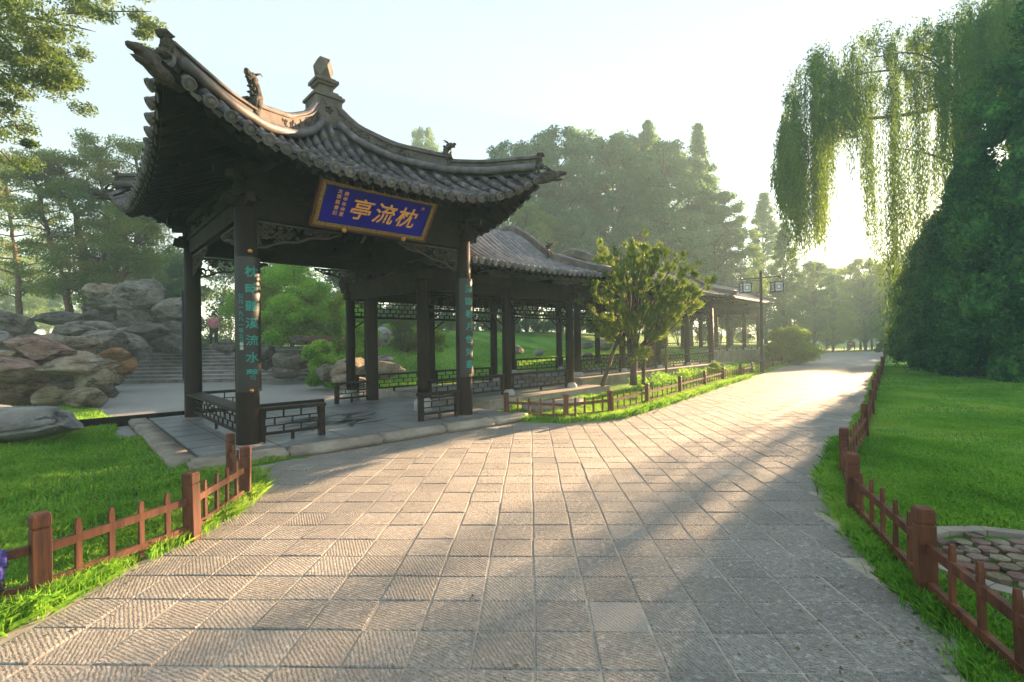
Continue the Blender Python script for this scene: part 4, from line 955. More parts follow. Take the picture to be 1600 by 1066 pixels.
R_ = [
 ((-30, 583, 78, 636), 13.2, 'rock_red', 'low shadowed stone at the left edge of the rockery base', .6),
 ((52, 598, 122, 640), 12.9, 'rock_tan', 'tan cracked stone at the foot of the rockery, second from its right end', .6),
 ((112, 602, 162, 644), 12.6, 'rock_tan', 'small rounded tan stone at the right foot of the rockery on the grass edge', .5),
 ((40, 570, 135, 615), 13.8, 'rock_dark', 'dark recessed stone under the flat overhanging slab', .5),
 ((122, 572, 172, 618), 13.0, 'rock_tan', 'egg shaped pale brown boulder under the right end of the flat slab', .3),
 ((68, 558, 176, 586), 13.0, 'rock_tan', 'flat light tan slab overhanging the rockery on its right', 1.),
 ((-60, 560, 80, 602), 12.8, 'rock_red', 'large reddish streaked slab jutting out at the left of the rockery', 1.),
 ((20, 524, 108, 566), 13.8, 'rock_red', 'large layered red and tan rock in the middle of the rockery', 1.),
 ((-10, 546, 22, 564), 13.1, 'rock_tan', 'small yellow tan rock above the reddish slab', .5),
 ((96, 548, 158, 572), 14.2, 'rock_tan', 'low pale yellow rock behind the flat overhanging slab', .6),
 ((55, 521, 108, 542), 15.0, 'rock_tan', 'thin tan rock lying on top of the layered rockery stone', .6),
 ((102, 527, 154, 546), 14.8, 'rock_tan', 'flat capped tan rock set on a small block', .7),
 ((110, 540, 146, 556), 14.9, 'rock_red', 'small pinkish block beneath the flat capped rock', .4),
 ((116, 516, 196, 556), 17.0, 'rock_grey', 'broad pale grey rock stepping down towards the stairs', .8),
 ((150, 545, 198, 566), 16.6, 'rock_orange', 'brown orange flat rock just above the bright orange boulder', .5),
 ((160, 558, 212, 592), 17.6, 'rock_orange', 'bright orange boulder beside the left end of the steps', .3),
 ((150, 576, 186, 604), 17.2, 'rock_tan', 'small brown rock below the bright orange boulder', .4),
 ((-60, 482, 48, 534), 15.5, 'rock_grey', 'big rough granite boulder on the grassy mound at the left', .2),
 ((62, 486, 134, 506), 21.5, 'rock_dark', 'long dark flat rock under the slanting red trunks', .8),
 ((115, 502, 176, 524), 19.0, 'rock_grey', 'pale smooth rock at the top of the grassy mound', .4),
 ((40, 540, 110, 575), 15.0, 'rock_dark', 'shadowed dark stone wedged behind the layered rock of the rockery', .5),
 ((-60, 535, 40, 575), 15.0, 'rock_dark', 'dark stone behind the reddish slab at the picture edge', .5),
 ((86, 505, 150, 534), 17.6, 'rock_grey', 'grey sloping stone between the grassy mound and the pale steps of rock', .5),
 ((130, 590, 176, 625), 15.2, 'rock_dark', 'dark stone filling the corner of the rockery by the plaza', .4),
 ((-16, 516, 16, 534), 14.6, 'rock_pale', 'small whitish rock below the big granite boulder', .3),
]
for i, (px, Y, m, lb, stt) in enumerate(R_): rock(px, Y, m, lb, G1_, i+1, strat=stt, power=3.4 if stt > .5 else 2.6, dep=1.1)

G2_ = 'grey stones stacked above the steps'
R2 = [((138, 444, 180, 468), 23.5, 'rock_tan', 'tan topmost left stone of the tall stack above the steps'), ((176, 444, 248, 476), 23.2, 'rock_grey', 'biggest rounded stone near the top of the tall stack above the steps'),
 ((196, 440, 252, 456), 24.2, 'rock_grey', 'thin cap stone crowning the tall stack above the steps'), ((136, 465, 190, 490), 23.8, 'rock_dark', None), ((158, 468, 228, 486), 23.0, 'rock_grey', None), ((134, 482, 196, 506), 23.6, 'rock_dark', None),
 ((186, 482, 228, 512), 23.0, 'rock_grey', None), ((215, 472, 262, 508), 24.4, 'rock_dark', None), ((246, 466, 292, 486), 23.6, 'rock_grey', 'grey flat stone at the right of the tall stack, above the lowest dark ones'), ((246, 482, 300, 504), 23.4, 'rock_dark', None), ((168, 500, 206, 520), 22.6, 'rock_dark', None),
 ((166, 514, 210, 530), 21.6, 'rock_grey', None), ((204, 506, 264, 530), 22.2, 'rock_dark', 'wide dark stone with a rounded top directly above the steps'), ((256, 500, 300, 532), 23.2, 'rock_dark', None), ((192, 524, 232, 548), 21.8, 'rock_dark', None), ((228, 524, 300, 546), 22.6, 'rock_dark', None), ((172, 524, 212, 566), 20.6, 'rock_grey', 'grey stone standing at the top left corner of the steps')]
for i, (px, Y, m, lb) in enumerate(R2): rock((px[0]-2, px[1]-2, px[2]+2, px[3]+2), Y, m, lb or 'dark weathered block in the stacked wall above the steps', G2_, i+40, strat=.6, power=4., dep=1.3)
G3_ = 'stones around the planting beyond the pavilion'
R3 = [((396, 530, 428, 576), 20.6, 'rock_dark', 'tall dark retaining stone at the right end of the steps'), ((424, 546, 480, 580), 20.0, 'rock_grey', 'large grey brown block in the low retaining wall right of the steps'), ((450, 524, 492, 538), 20.0, 'rock_grey', 'flat pale cap stone on the retaining wall by the brown sign'),
 ((425, 574, 465, 590), 19.6, 'rock_dark', 'low block at the bottom of the retaining wall right of the steps'), ((462, 540, 500, 574), 20.4, 'rock_dark', 'shadowed block in the retaining wall below the brown sign'), ((336, 530, 372, 552), 22.3, 'rock_dark', 'dark rock beside the top of the steps under the pink shirted walker'),
 ((494, 566, 530, 598), 16.0, 'rock_grey', 'small rounded boulder leftmost of the row before the lawn'), ((518, 558, 578, 596), 15.6, 'rock_tan', 'big rounded boulder with a humped top in the row before the lawn'), ((572, 564, 632, 590), 16.0, 'rock_tan', 'long low tan rock at the right of the boulder row'),
 ((512, 584, 580, 604), 14.9, 'rock_tan', 'flat pale slab in front of the big rounded boulder'), ((580, 510, 606, 542), 22., 'rock_pale', 'pale pointed rock standing on the lawn behind the pavilion'), ((584, 556, 615, 566), 17.5, 'rock_pale', 'thin whitish rock behind the long tan rock')]
for i, (px, Y, m, lb) in enumerate(R3): rock(px, Y, m, lb, G3_, i+70, strat=.35, power=2.8, dep=1.0)
G4_ = 'pale scattered rocks on the lawn'
for i, (px, Y, lb) in enumerate([((783, 538, 820, 554), 21, 'whitish rock seen on the lawn between the near gallery columns'), ((833, 546, 850, 556), 21, 'small whitish rock right of the other one between gallery columns'), ((905, 532, 928, 545), 24, 'flat white rock on the lawn just right of the near gallery'), ((930, 528, 960, 548), 25, 'large white rock on the lawn behind the leaning pine trunk'), ((908, 550, 928, 560), 22, 'low white rock lying nearest the back rail of the gallery')]):
    rock(px, Y, 'rock_pale', lb, G4_, i+90, strat=.3, power=2.3)
rock((-110, 640, 136, 682), 7.9, 'rock_pale', 'long flat pale grey rock lying in the near left lawn', None, 120, strat=.9, power=2.6, dep=.55, sub=5, amp=.13)
rock((-60, 632, 34, 652), 8.6, 'rock_pale', 'short pale rock end showing behind the long flat rock', None, 121, strat=.7, power=2.6, dep=.6)

# ------------------------------------------------------------------ trees
def trunk_mb(b, pts, r0, r1, n=9, seg=5):
    P = smooth_path(pts, seg); K = len(P); P = [p+Vector((mnoise.noise(p*1.3)*r0*.5, mnoise.noise(p*1.3+Vector((9, 0, 0)))*r0*.5, 0)) for p in P]
    b.tube(P, [r0+(r1-r0)*(i/(K-1))**.8 for i in range(K)], n); return P
def blob_leaves(blobs, per, size, aspect=.5, shell=.55, up=.3, droop=0., flat=1.):
    out = []
    for c, r in blobs:
        n = int(per); d = rng.normal(size=(n, 3)); d /= np.linalg.norm(d, axis=1)[:, None]; rad = rng.uniform(0, 1, n)**shell
        out.append(np.array(c)+d*rad[:, None]*np.array(r))
    cs = np.concatenate(out); return leaves(cs, size, aspect, up, droop)
def tree_mesh(kind, h, w_, nb, per, size, seed, leafm, barkm='bark', trunk_r=.16, aspect=.55, base=.25):
    """-> (trunk mesh, crown mesh) around origin"""
    global rng; rr = random.Random(seed); save = rng; rng = np.random.default_rng(seed)
    b = MB(); top = h*.86; tp = [(0, 0, -.3), (rr.uniform(-.2, .2), rr.uniform(-.2, .2), h*.3), (rr.uniform(-.3, .3), rr.uniform(-.3, .3), h*.6), (0, 0, top)]
    TP = trunk_mb(b, tp, trunk_r, .04); blobs = []
    nb = int(nb*1.9); per = per/1.7
    for i in range(nb):
        f = (i+.5)/nb; z = h*(base+(1-base)*f)
        if kind == 'cone': r = w_*(1-f)**.8+.15
        elif kind == 'column': r = w_*min(1, (1-f)*3)**.6*min(1, f*5+.4)
        else: r = w_*math.sqrt(max(.03, 1-(2*f-1)**2*.92))
        a = rr.uniform(0, 6.283); q = r*rr.uniform(.25, .95)**.6; c = Vector((q*math.cos(a), q*math.sin(a), z)); br = w_*rr.uniform(.13, .28)*(1-.35*f); blobs.append((tuple(c), (br*1.2, br*1.2, br*.85)))
        if i % 3 == 0:
            t0 = TP[min(len(TP)-1, int(max(.1, (z/h-.12))*len(TP)/.9))]; mid = (t0+c)/2+Vector((0, 0, .1*r)); b.tube([t0, mid, c], [trunk_r*.4*(1-f*.6), trunk_r*.22, .015], 5)
    P = blob_leaves(blobs, per, size, aspect); rng = save
    return b.mesh('trunk', barkm, True), quads_mesh('crown', P, leafm)
def place_tree(name, label, meshes, loc, rz=0, sc=1., group=None, cat='tree'):
    t = thing(name, label, cat, loc, rz, group); t.scale = (sc, sc, sc) if not isinstance(sc, tuple) else sc
    link('trunk', meshes[0], t); link('crown', meshes[1], t); return t
def gz_(x, y): return float(terr(x, y))
# far hazy wood
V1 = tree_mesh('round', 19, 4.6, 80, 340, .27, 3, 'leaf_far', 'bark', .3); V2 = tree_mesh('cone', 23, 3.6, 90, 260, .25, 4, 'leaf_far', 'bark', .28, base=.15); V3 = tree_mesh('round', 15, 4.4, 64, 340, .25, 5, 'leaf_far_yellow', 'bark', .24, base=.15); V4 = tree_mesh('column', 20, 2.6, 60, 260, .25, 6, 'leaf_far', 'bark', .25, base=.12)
def by_px(px, ytop, Y, v, vh, name, label, group, cat='tree', sx=1.):
    a, b_ = ray(px, ytop); x = a*Y; z0 = gz_(x, Y); H = 1.5+b_*Y-z0; s = H/vh; return place_tree(name, label, v, (x, Y, z0-.1), random.uniform(0, 6.28), (s*sx, s*sx, s), group, cat)
wood = 'hazy wood behind the galleries'
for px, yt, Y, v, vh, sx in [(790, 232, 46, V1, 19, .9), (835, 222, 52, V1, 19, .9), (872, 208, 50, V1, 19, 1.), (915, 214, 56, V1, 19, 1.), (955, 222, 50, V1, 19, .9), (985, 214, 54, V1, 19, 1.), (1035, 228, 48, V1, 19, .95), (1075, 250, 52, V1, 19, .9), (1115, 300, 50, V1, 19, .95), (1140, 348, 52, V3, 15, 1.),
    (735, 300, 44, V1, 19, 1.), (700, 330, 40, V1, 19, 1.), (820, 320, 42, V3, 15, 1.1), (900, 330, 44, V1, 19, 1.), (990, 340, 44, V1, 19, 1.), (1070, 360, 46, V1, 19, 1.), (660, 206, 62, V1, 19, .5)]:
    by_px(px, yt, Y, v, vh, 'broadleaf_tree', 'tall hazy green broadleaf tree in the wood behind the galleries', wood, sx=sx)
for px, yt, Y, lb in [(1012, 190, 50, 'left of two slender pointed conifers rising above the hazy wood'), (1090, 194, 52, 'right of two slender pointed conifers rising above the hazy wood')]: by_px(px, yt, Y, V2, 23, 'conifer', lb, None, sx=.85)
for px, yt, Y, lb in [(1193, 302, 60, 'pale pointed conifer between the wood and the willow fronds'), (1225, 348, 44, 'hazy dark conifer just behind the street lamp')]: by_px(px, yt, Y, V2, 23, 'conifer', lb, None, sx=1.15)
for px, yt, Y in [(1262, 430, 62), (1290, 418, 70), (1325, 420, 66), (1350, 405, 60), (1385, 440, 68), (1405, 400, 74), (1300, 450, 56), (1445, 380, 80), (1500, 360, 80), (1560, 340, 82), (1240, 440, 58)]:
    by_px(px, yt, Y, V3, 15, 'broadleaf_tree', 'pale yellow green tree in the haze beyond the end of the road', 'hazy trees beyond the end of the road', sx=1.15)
for px, Y in [(1272, 52), (1345, 66), (1362, 64), (1376, 70)]:
    x = ray(px, 530)[0]*Y; place_tree('broadleaf_tree', 'slim trunked tree by the fence at the end of the road', V1, (x, Y, gz_(x, Y)), px, .5, 'hazy trees beyond the end of the road')
# far left woods
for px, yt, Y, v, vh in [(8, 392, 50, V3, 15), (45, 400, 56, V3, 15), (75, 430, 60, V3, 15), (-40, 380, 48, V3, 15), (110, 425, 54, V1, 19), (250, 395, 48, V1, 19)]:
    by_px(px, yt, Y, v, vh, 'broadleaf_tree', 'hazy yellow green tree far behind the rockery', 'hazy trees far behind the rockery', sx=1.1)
# left cluster of old cypresses over the rockery
def cypress(px0, py0, tops, Y, label, lean_r=.22, seed=1, per=95, nb=46, w_=1.5, leafm='leaf_sun_tint', wide=1.):
    global rng
    x, z = at(px0, py0, Y).x, at(px0, py0, Y).z; t = thing('cypress_tree', label, 'tree', (x, Y, z-.4)); O = Vector((x, Y, z-.4)); rr = random.Random(seed); b = MB(); blobs = []
    pts = [Vector((0, 0, -.6)), Vector((0, 0, .4))]+[at(a, c, Y+rr.uniform(-.6, .6))-O for a, c in tops]; TP = trunk_mb(b, pts, lean_r, .04, 9); K = len(TP)
    for i in range(nb):
        f = .28+.72*(i+.5)/nb; p = TP[min(K-1, int(f*K))]; a = rr.uniform(0, 6.283); r = w_*wide*(.35+.9*math.sin(math.pi*min(1, f*.93)))*rr.uniform(.3, 1.1); c = p+Vector((r*math.cos(a), r*math.sin(a)*.8, rr.uniform(-.1, .55))); br = rr.uniform(.42, .75)
        blobs.append((tuple(c), (br*1.2, br*1.1, br*.62))); b.tube([p, (p+c)/2+Vector((0, 0, .12)), c], [.05, .03, .01], 5)
    b.build('trunk', 'bark_red', t, True); link('crown', quads_mesh('crown', blob_leaves(blobs, per*4.2, .115, .5, .5), leafm), t); return t
cypress(108, 484, [(98, 430), (72, 360), (60, 300), (45, 262)], 25, 'leftmost cypress over the rockery with its red trunk bent to the left', seed=1)
cypress(137, 486, [(134, 420), (120, 350), (104, 290), (92, 252)], 26, 'thickest dark trunked cypress in the middle of the cluster over the rockery', .34, seed=2, nb=56)
cypress(152, 486, [(160, 420), (168, 350), (160, 290), (152, 232)], 25.5, 'upright red trunked cypress right beside the thickest one, tallest crown', .2, seed=3, nb=50)
cypress(162, 486, [(178, 430), (196, 370), (215, 300), (212, 242)], 26.5, 'slanting cypress whose crown reaches the swept up roof corner', .2, seed=4, nb=44)
cypress(170, 490, [(186, 440), (208, 390), (232, 345), (248, 320)], 24.8, 'most slanting red trunk of the cypress cluster, behind the stone stack', .17, seed=5, nb=34)
cypress(205, 480, [(210, 430), (212, 390), (214, 350)], 29, 'dark green cypress standing behind the tall stone stack', .2, seed=6, nb=50, w_=1.9, leafm='leaf_dark')
cypress(30, 486, [(28, 430), (20, 370), (10, 300), (8, 255)], 28, 'cypress at the left edge of the picture behind the granite boulder', .2, seed=8, nb=50, w_=1.6)
# overhead tree at top left
t = thing('broadleaf_tree', 'tree whose leafy boughs hang into the top left corner of the sky', 'tree', (-11.5, 7.2, 0)); b = MB(); O = Vector((-11.5, 7.2, 0)); blobs = []
trunk_mb(b, [(0, 0, -.3), (.1, 0, 2.5), (.3, .4, 5), (.2, .8, 7.5), (.5, 1, 9.5)], .28, .08)
rr = random.Random(5)
for (x1, y1), (x2, y2), Y, n in [((-60, 60), (238, 18), 9.5, 15), ((-60, 90), (132, 132), 9.2, 14), ((-40, 10), (200, -10), 9.8, 12), ((-60, 160), (48, 215), 9.4, 9), ((-60, 120), (88, 80), 9, 12), ((-60, 215), (22, 258), 9.6, 6), ((-60, 40), (150, 50), 8.8, 12), ((-50, -40), (160, -60), 9.6, 12), ((-60, 90), (60, 160), 10., 10)]:
    A0 = at(x1, y1, Y)-O; B0 = at(x2, y2, Y)-O; s0 = Vector((.3, .8, min(9, max(4, A0.z-1)))); mid = (A0+B0)/2+Vector((0, 0, .2)); b.tube(smooth_path([s0, A0, mid, B0], 4), [.06]*4+[.03]*4+[.012]*4+[.003], 5)
    for i in range(n):
        f = rr.uniform(.0, 1); p = A0.lerp(B0, f)+Vector((rr.gauss(0, .12), rr.gauss(0, .5), rr.gauss(0, .22)*(1.2-f*.5))); br = rr.uniform(.16, .36)*(1.25-.5*f); blobs.append((tuple(p), (br*1.3, br*1.2, br*.7)))
b.build('trunk', 'bark', t, True); link('crown', quads_mesh('crown', blob_leaves(blobs, 330, .075, .4, .6), 'leaf_top'), t)
# planting behind the pavilion
def shrub(label, px, Y, leafm, n=4200, size=.09, seed=1, name='shrub', cat='shrub', dep=1., aspect=.5, group=None, blobs_n=26, zb=None, up=.3, trunk=True):
    x0, y0, x1, y1 = px; a = at((x0+x1)/2, y1, Y); w_ = (x1-x0)*Y/FL/2; h = (y1-y0)*Y/FL; rr = random.Random(seed); t = thing(name, label, cat, (a.x, Y, a.z), 0, group); blobs = []
    for i in range(blobs_n):
        f = rr.random(); an = rr.uniform(0, 6.283); r = (1-.55*f**2)*rr.uniform(.2, .82)
        br = rr.uniform(.2, .34)*min(w_, h*.9); blobs.append(((w_*r*math.cos(an), w_*dep*r*math.sin(an), h*(.04+.84*f)), (br*1.2, br*1.2, br*.8)))
    link('foliage', quads_mesh('foliage', blob_leaves(blobs, 2.6*n/blobs_n, size*.72, aspect, .45, up), leafm), t)
    if trunk:
        b = MB()
        for i in range(5): c = Vector(blobs[i*2][0]); b.tube([Vector((rr.uniform(-.1, .1), 0, -.35)), c*.5, c], [.04, .03, .01], 5)
        b.build('stems', 'bark', t, True)
    return t
for i, (px, Y, m, lb, n) in enumerate([
  ((352, 398, 450, 520), 25.5, 'leaf_bright', 'mid green broadleaf shrub behind the left rear column and the steps', 5500),
  ((395, 392, 520, 530), 23.5, 'leaf_bright', 'large bright green shrub in the middle of the view under the pavilion', 7000),
  ((366, 430, 460, 528), 22.6, 'leaf_bush', 'yellowish green shrub just above the steps behind the near column', 5500),
  ((440, 430, 540, 535), 21.2, 'leaf_bright', 'spreading fresh green shrub over the retaining wall', 6500),
  ((400, 428, 500, 548), 20.2, 'leaf_bright', 'fresh green shrub leaning over the flat cap stone of the retaining wall', 6000),
  ((500, 440, 590, 556), 20.0, 'leaf_bush', 'yellow green shrub behind the tall light green rose bush', 5500),
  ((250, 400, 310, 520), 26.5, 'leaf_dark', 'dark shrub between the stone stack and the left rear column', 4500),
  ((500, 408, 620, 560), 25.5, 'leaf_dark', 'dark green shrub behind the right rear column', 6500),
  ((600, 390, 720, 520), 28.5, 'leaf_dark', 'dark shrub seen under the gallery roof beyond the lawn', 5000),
  ((462, 530, 540, 604), 16.8, 'leaf_bright', 'leafy rose bush in front of the brown sign', 5200),
  ((520, 470, 602, 585), 18.6, 'leaf_bright', 'tall light green rose bush left of the right rear column', 6500),
  ((600, 470, 665, 545), 24.0, 'leaf_willow', 'wispy grey green shrub at the edge of the lawn', 3500),
  ((640, 505, 700, 545), 21.5, 'leaf_bush', 'low pale green plant with big leaves on the lawn edge', 1100)]):
    shrub(lb, px, Y, m, n, .15 if n > 2000 else .24, i+20, trunk=Y > 22)
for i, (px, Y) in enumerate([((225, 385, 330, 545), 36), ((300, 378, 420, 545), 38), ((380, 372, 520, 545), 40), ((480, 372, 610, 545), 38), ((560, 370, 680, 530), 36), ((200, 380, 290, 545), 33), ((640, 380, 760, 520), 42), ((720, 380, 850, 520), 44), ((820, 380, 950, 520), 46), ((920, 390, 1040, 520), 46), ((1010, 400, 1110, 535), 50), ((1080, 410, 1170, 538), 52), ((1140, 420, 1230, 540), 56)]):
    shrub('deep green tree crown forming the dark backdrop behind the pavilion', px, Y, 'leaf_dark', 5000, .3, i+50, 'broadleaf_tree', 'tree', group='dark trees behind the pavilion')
# feathery bright plume plant
t = thing('tree_of_heaven', 'bright feathery sapling with long ribbed fronds above the shrubs', 'sapling', tuple(at(460, 500, 21.8))); P = []
for i in range(26):
    a = i*2.4; L = 1.1+.3*math.sin(i); z0 = .5+.07*i; d = np.array([math.cos(a)*.75, math.sin(a)*.6, .75]); d /= np.linalg.norm(d); n = 26; f = np.linspace(.1, 1, n); pos = np.array([0, 0, z0])+f[:, None]*L*d*.8-np.array([0, 0, 1])*(f[:, None]**2)*.35
    for s_ in (-1, 1):
        q = np.cross(d, [0, 0, 1])*s_; cs = pos+q*.09; P.append(leaves(cs, .2, .25, .3, .2, .15, dirs=np.tile(q, (n, 1))+d*.4))
link('fronds', quads_mesh('fronds', np.concatenate(P), 'leaf_bright'), t); MB().tube([(0, 0, -.5), (0, 0, 2.2)], [.04, .02], 6).build('stem', 'bark', t)
# roses
b = MB()
for i in range(16):
    p = at(random.uniform(480, 600), random.uniform(500, 560), 17.6); b.lump(p, .035, i, 1, .3)
o = tag(b.build('rose_blooms', 'petal_pink', None, True), 'scattered pink and white rose blooms on the bushes beyond the pavilion', 'flowers', kind='stuff'); del o['category']
for i in range(16):
    x_, y_ = (Vector((3.2, 15.3))+g2*(i*.72)+Vector((g2.y, -g2.x))*random.uniform(.55, .8))[:]; r_ = random.uniform(.16, .3); cs = []
    t = thing('low_plant', 'low leafy plant in the row at the foot of the middle gallery plinth', 'plant', (x_, y_, gz_(x_, y_)), 0, 'low plants along the gallery plinth')
    link('foliage', quads_mesh('foliage', blob_leaves([((random.gauss(0, .12), random.gauss(0, .1), r_*.8), (r_, r_, r_)) for _ in range(4)], 160, .06, .5, .5), 'leaf_bright'), t)
# round bush by the lamp
shrub('round yellow green bush trimmed low beside the street lamp', (1192, 512, 1276, 562), 30, 'leaf_bush', 16000, .16, 77, 'round_bush', 'bush', blobs_n=60)
shrub('pale bush at the foot of the dark conifers near the end of the road', (1372, 505, 1412, 556), 44, 'leaf_far_yellow', 3500, .25, 78, 'bush', 'bush')
shrub('low weedy plant at the foot of the middle gallery plinth', (1102, 566, 1134, 584), 18.5, 'leaf_bush', 900, .08, 79, 'low_plant', 'plant', trunk=False)
for i in range(9):
    shrub('clipped dark hedge clump along the back of the lawn', (640+i*34, 486, 684+i*34, 517), 33+i*1.2, 'leaf_dark', 1500, .22, 90+i, 'hedge', 'hedge', group='dark hedge behind the lawn', trunk=False)
# pine in front of the gallery
def pine():
    Y = 14.3; base = at(990, 600, Y); O = Vector((base.x, Y, gz_(base.x, Y)-.05)); t = thing('pine_tree', 'small bushy pine with leaning trunks on the lawn before the gallery', 'pine tree', tuple(O)); rr = random.Random(9); b = MB(); tips = []
    def L(px, py, dy=0): return at(px, py, Y+dy)-O
    trunks = [([L(990, 602), L(991, 540), L(993, 490), L(1000, 440), L(1005, 400)], .11), ([L(940, 603, -.2), L(955, 560), L(973, 510), L(985, 470), L(975, 420)], .07), ([L(1005, 600, .3), L(1008, 545), L(1012, 490), L(1030, 450)], .06)]
    for P_, r in trunks: trunk_mb(b, [Vector(p) for p in P_], r, .03, 8)
    ends = [(1010, 368, 0), (985, 385, .3), (1040, 385, -.3), (1060, 400, .2), (960, 400, -.3), (935, 408, .1), (1085, 425, 0), (1105, 438, .3), (1110, 440, -.1), (1075, 450, .4), (925, 440, .3), (915, 470, -.2), (935, 490, .2), (950, 460, -.8), (1000, 430, -1.), (1035, 440, -1.1), (1060, 475, -.6), (1030, 490, -.9), (1050, 505, .2), (975, 470, -1.1), (960, 505, -.4), (1005, 480, -1.2), (940, 385, .4), (1020, 410, .8), (970, 430, .9), (1045, 430, 1.), (1090, 470, -.2), (1005, 552, -.3), (1030, 520, -.5), (985, 500, -1.), (920, 505, .5), (945, 520, 0), (1075, 420, -.5), (990, 405, -.6), (1025, 390, -.5), (955, 425, -.9), (1055, 455, -1.)]
    for (px, py, dy) in ends:
        e = L(px, py, dy); s0 = Vector(L(992+(px-992)*.25, min(540, py+60+abs(px-992)*.2))); m_ = (s0+e)/2+Vector((0, 0, -.08)); P_ = smooth_path([s0, m_, e], 4); b.tube(P_, [.035, .032, .028, .024, .02, .016, .013, .01, .008], 5)
        for i in range(15):
            f = rr.uniform(.35, 1.05); c = s0.lerp(e, f)+Vector((rr.gauss(0, .12), rr.gauss(0, .15), rr.gauss(0, .09))); tips.append((c, (c-s0).normalized()+Vector((0, 0, .5))))
    b.build('trunk', 'bark', t, True); Q = []
    for c, d in tips:
        n = 46; dd = np.array(d)[None]*.9+rng.normal(size=(n, 3))*.5; dd /= np.linalg.norm(dd, axis=1)[:, None]; st_ = np.array(c)[None]+rng.normal(size=(n, 3))*.035; cs = st_+dd*.07; q = np.cross(dd, rng.normal(size=(n, 3))); q /= np.linalg.norm(q, axis=1)[:, None]
        Q.append(np.stack([cs-dd*.075, cs+q*.011, cs+dd*.085, cs-q*.011], 1))
    link('needles', quads_mesh('needles', np.concatenate(Q), 'leaf_pine'), t)
pine()
p = gp(1041, 592, .1); tag(MB().tube([(p[0], p[1], 0), (p[0]+.02, p[1], 1.75)], .045, 8).build('wooden_stake', 'bark'), 'thin upright wooden stake right of the small pine', 'stake')
# willow
def willow():
    Y0 = 24; base = at(1508, 560, Y0); O = Vector((base.x, Y0, 0)); t = thing('willow_tree', 'tall weeping willow hanging over the road in front of the sun', 'willow', tuple(O)); b = MB()
    L = lambda px, py, dy=0: at(px, py, Y0+dy)-O
    trunk_mb(b, [L(1498, 575), L(1500, 420), L(1507, 260), L(1520, 168)], .62, .50, 12)
    for P_, r in [(([L(1515, 200), L(1500, 150), L(1440, 175), L(1330, 184), L(1270, 150)]), .2), ([L(1515, 190), L(1480, 130), L(1400, 110), L(1300, 130), L(1240, 190)], .08), ([L(1518, 180), L(1530, 90), L(1500, 30)], .16), ([L(1515, 190), L(1560, 100), L(1600, 40)], .16), ([L(1500, 260), L(1450, 240), L(1390, 230)], .08), ([L(1515, 185, 1), L(1470, 100, 2.5), L(1400, 80, 3)], .06), ([L(1515, 185, -1), L(1450, 90, -2.5), L(1360, 90, -3)], .05)]: trunk_mb(b, P_, r, .02, 7)
    b.build('trunk', 'bark', t, True); rr = random.Random(4); out = []; dirs = []
    prof_top = [(1208, 250), (1225, 180), (1255, 118), (1300, 98), (1350, 78), (1400, 62), (1450, 50), (1500, 30), (1540, 8), (1600, -60)]
    prof_bot = [(1208, 285), (1222, 330), (1245, 375), (1270, 385), (1290, 340), (1300, 215), (1340, 215), (1352, 330), (1362, 430), (1378, 500), (1395, 545), (1420, 470), (1450, 360), (1480, 280), (1500, 190), (1540, 160), (1600, 150)]
    strands = []
    CL = [(rr.uniform(1212, 1600) if q % 5 else rr.uniform(1212, 1290), rr.gauss(0, 2.2)) for q in range(86)]
    for i in range(2000):
        cl = CL[int(rr.random()**1.2*86)] if i % 10 < 7 else (rr.uniform(1212, 1600), rr.gauss(0, 2.3)); px = min(1600, max(1208, cl[0]+rr.gauss(0, 7))); f = rr.random(); yt = lerp_tab(prof_top, px); yb = lerp_tab(prof_bot, px); start = yt+(yb-yt)*rr.random()**1.5*.75+rr.uniform(-24, 16); end = min(yb, start+rr.uniform(.35, 1)*(yb-start)+rr.uniform(20, 60))+rr.uniform(-14, 14)
        if (1364 < px < 1390 or 1402 < px < 1426 or 1440 < px < 1446 or 1231 < px < 1238 or 1260 < px < 1267) and rr.random() < .8: continue
        if 1292 < px < 1350 and rr.random() < .25: end += rr.uniform(0, 60)
        dy = cl[1]+rr.gauss(0, .25); p0 = L(px, start, dy); Ln = max(.5, (end-start)*Y0/FL); n = int(Ln*17)+3; sx, sy = rr.gauss(0, .12), rr.gauss(0, .12); q = np.linspace(0, 1, n)[:, None]
        pos = np.array(p0)[None]+np.concatenate([sx*np.sqrt(q)*1.2, sy*np.sqrt(q)*1.2, -q*Ln+.25*np.sin(q*3.1)*min(1, Ln/3)], 1)+rng.normal(size=(n, 3))*.045; out.append(pos)
    cs = np.concatenate(out); d = np.tile([0, 0, -1.], (len(cs), 1)); P = leaves(cs, .17, .22, .1, .3, .38, dirs=d); link('fronds', quads_mesh('fronds', P, 'leaf_willow'), t)
    blobs = []
    for i in range(240):
        px = rr.uniform(1222, 1620); yt = lerp_tab(prof_top, px); p = L(px, yt+rr.uniform(-22, 120), rr.gauss(0, 2)); br = rr.uniform(.22, .5); blobs.append((tuple(p), (br*.9, br*.9, br*1.9)))
    link('crown', quads_mesh('crown', blob_leaves(blobs, 150, .14, .3, .6, .1, .8), 'leaf_willow'), t)
willow()
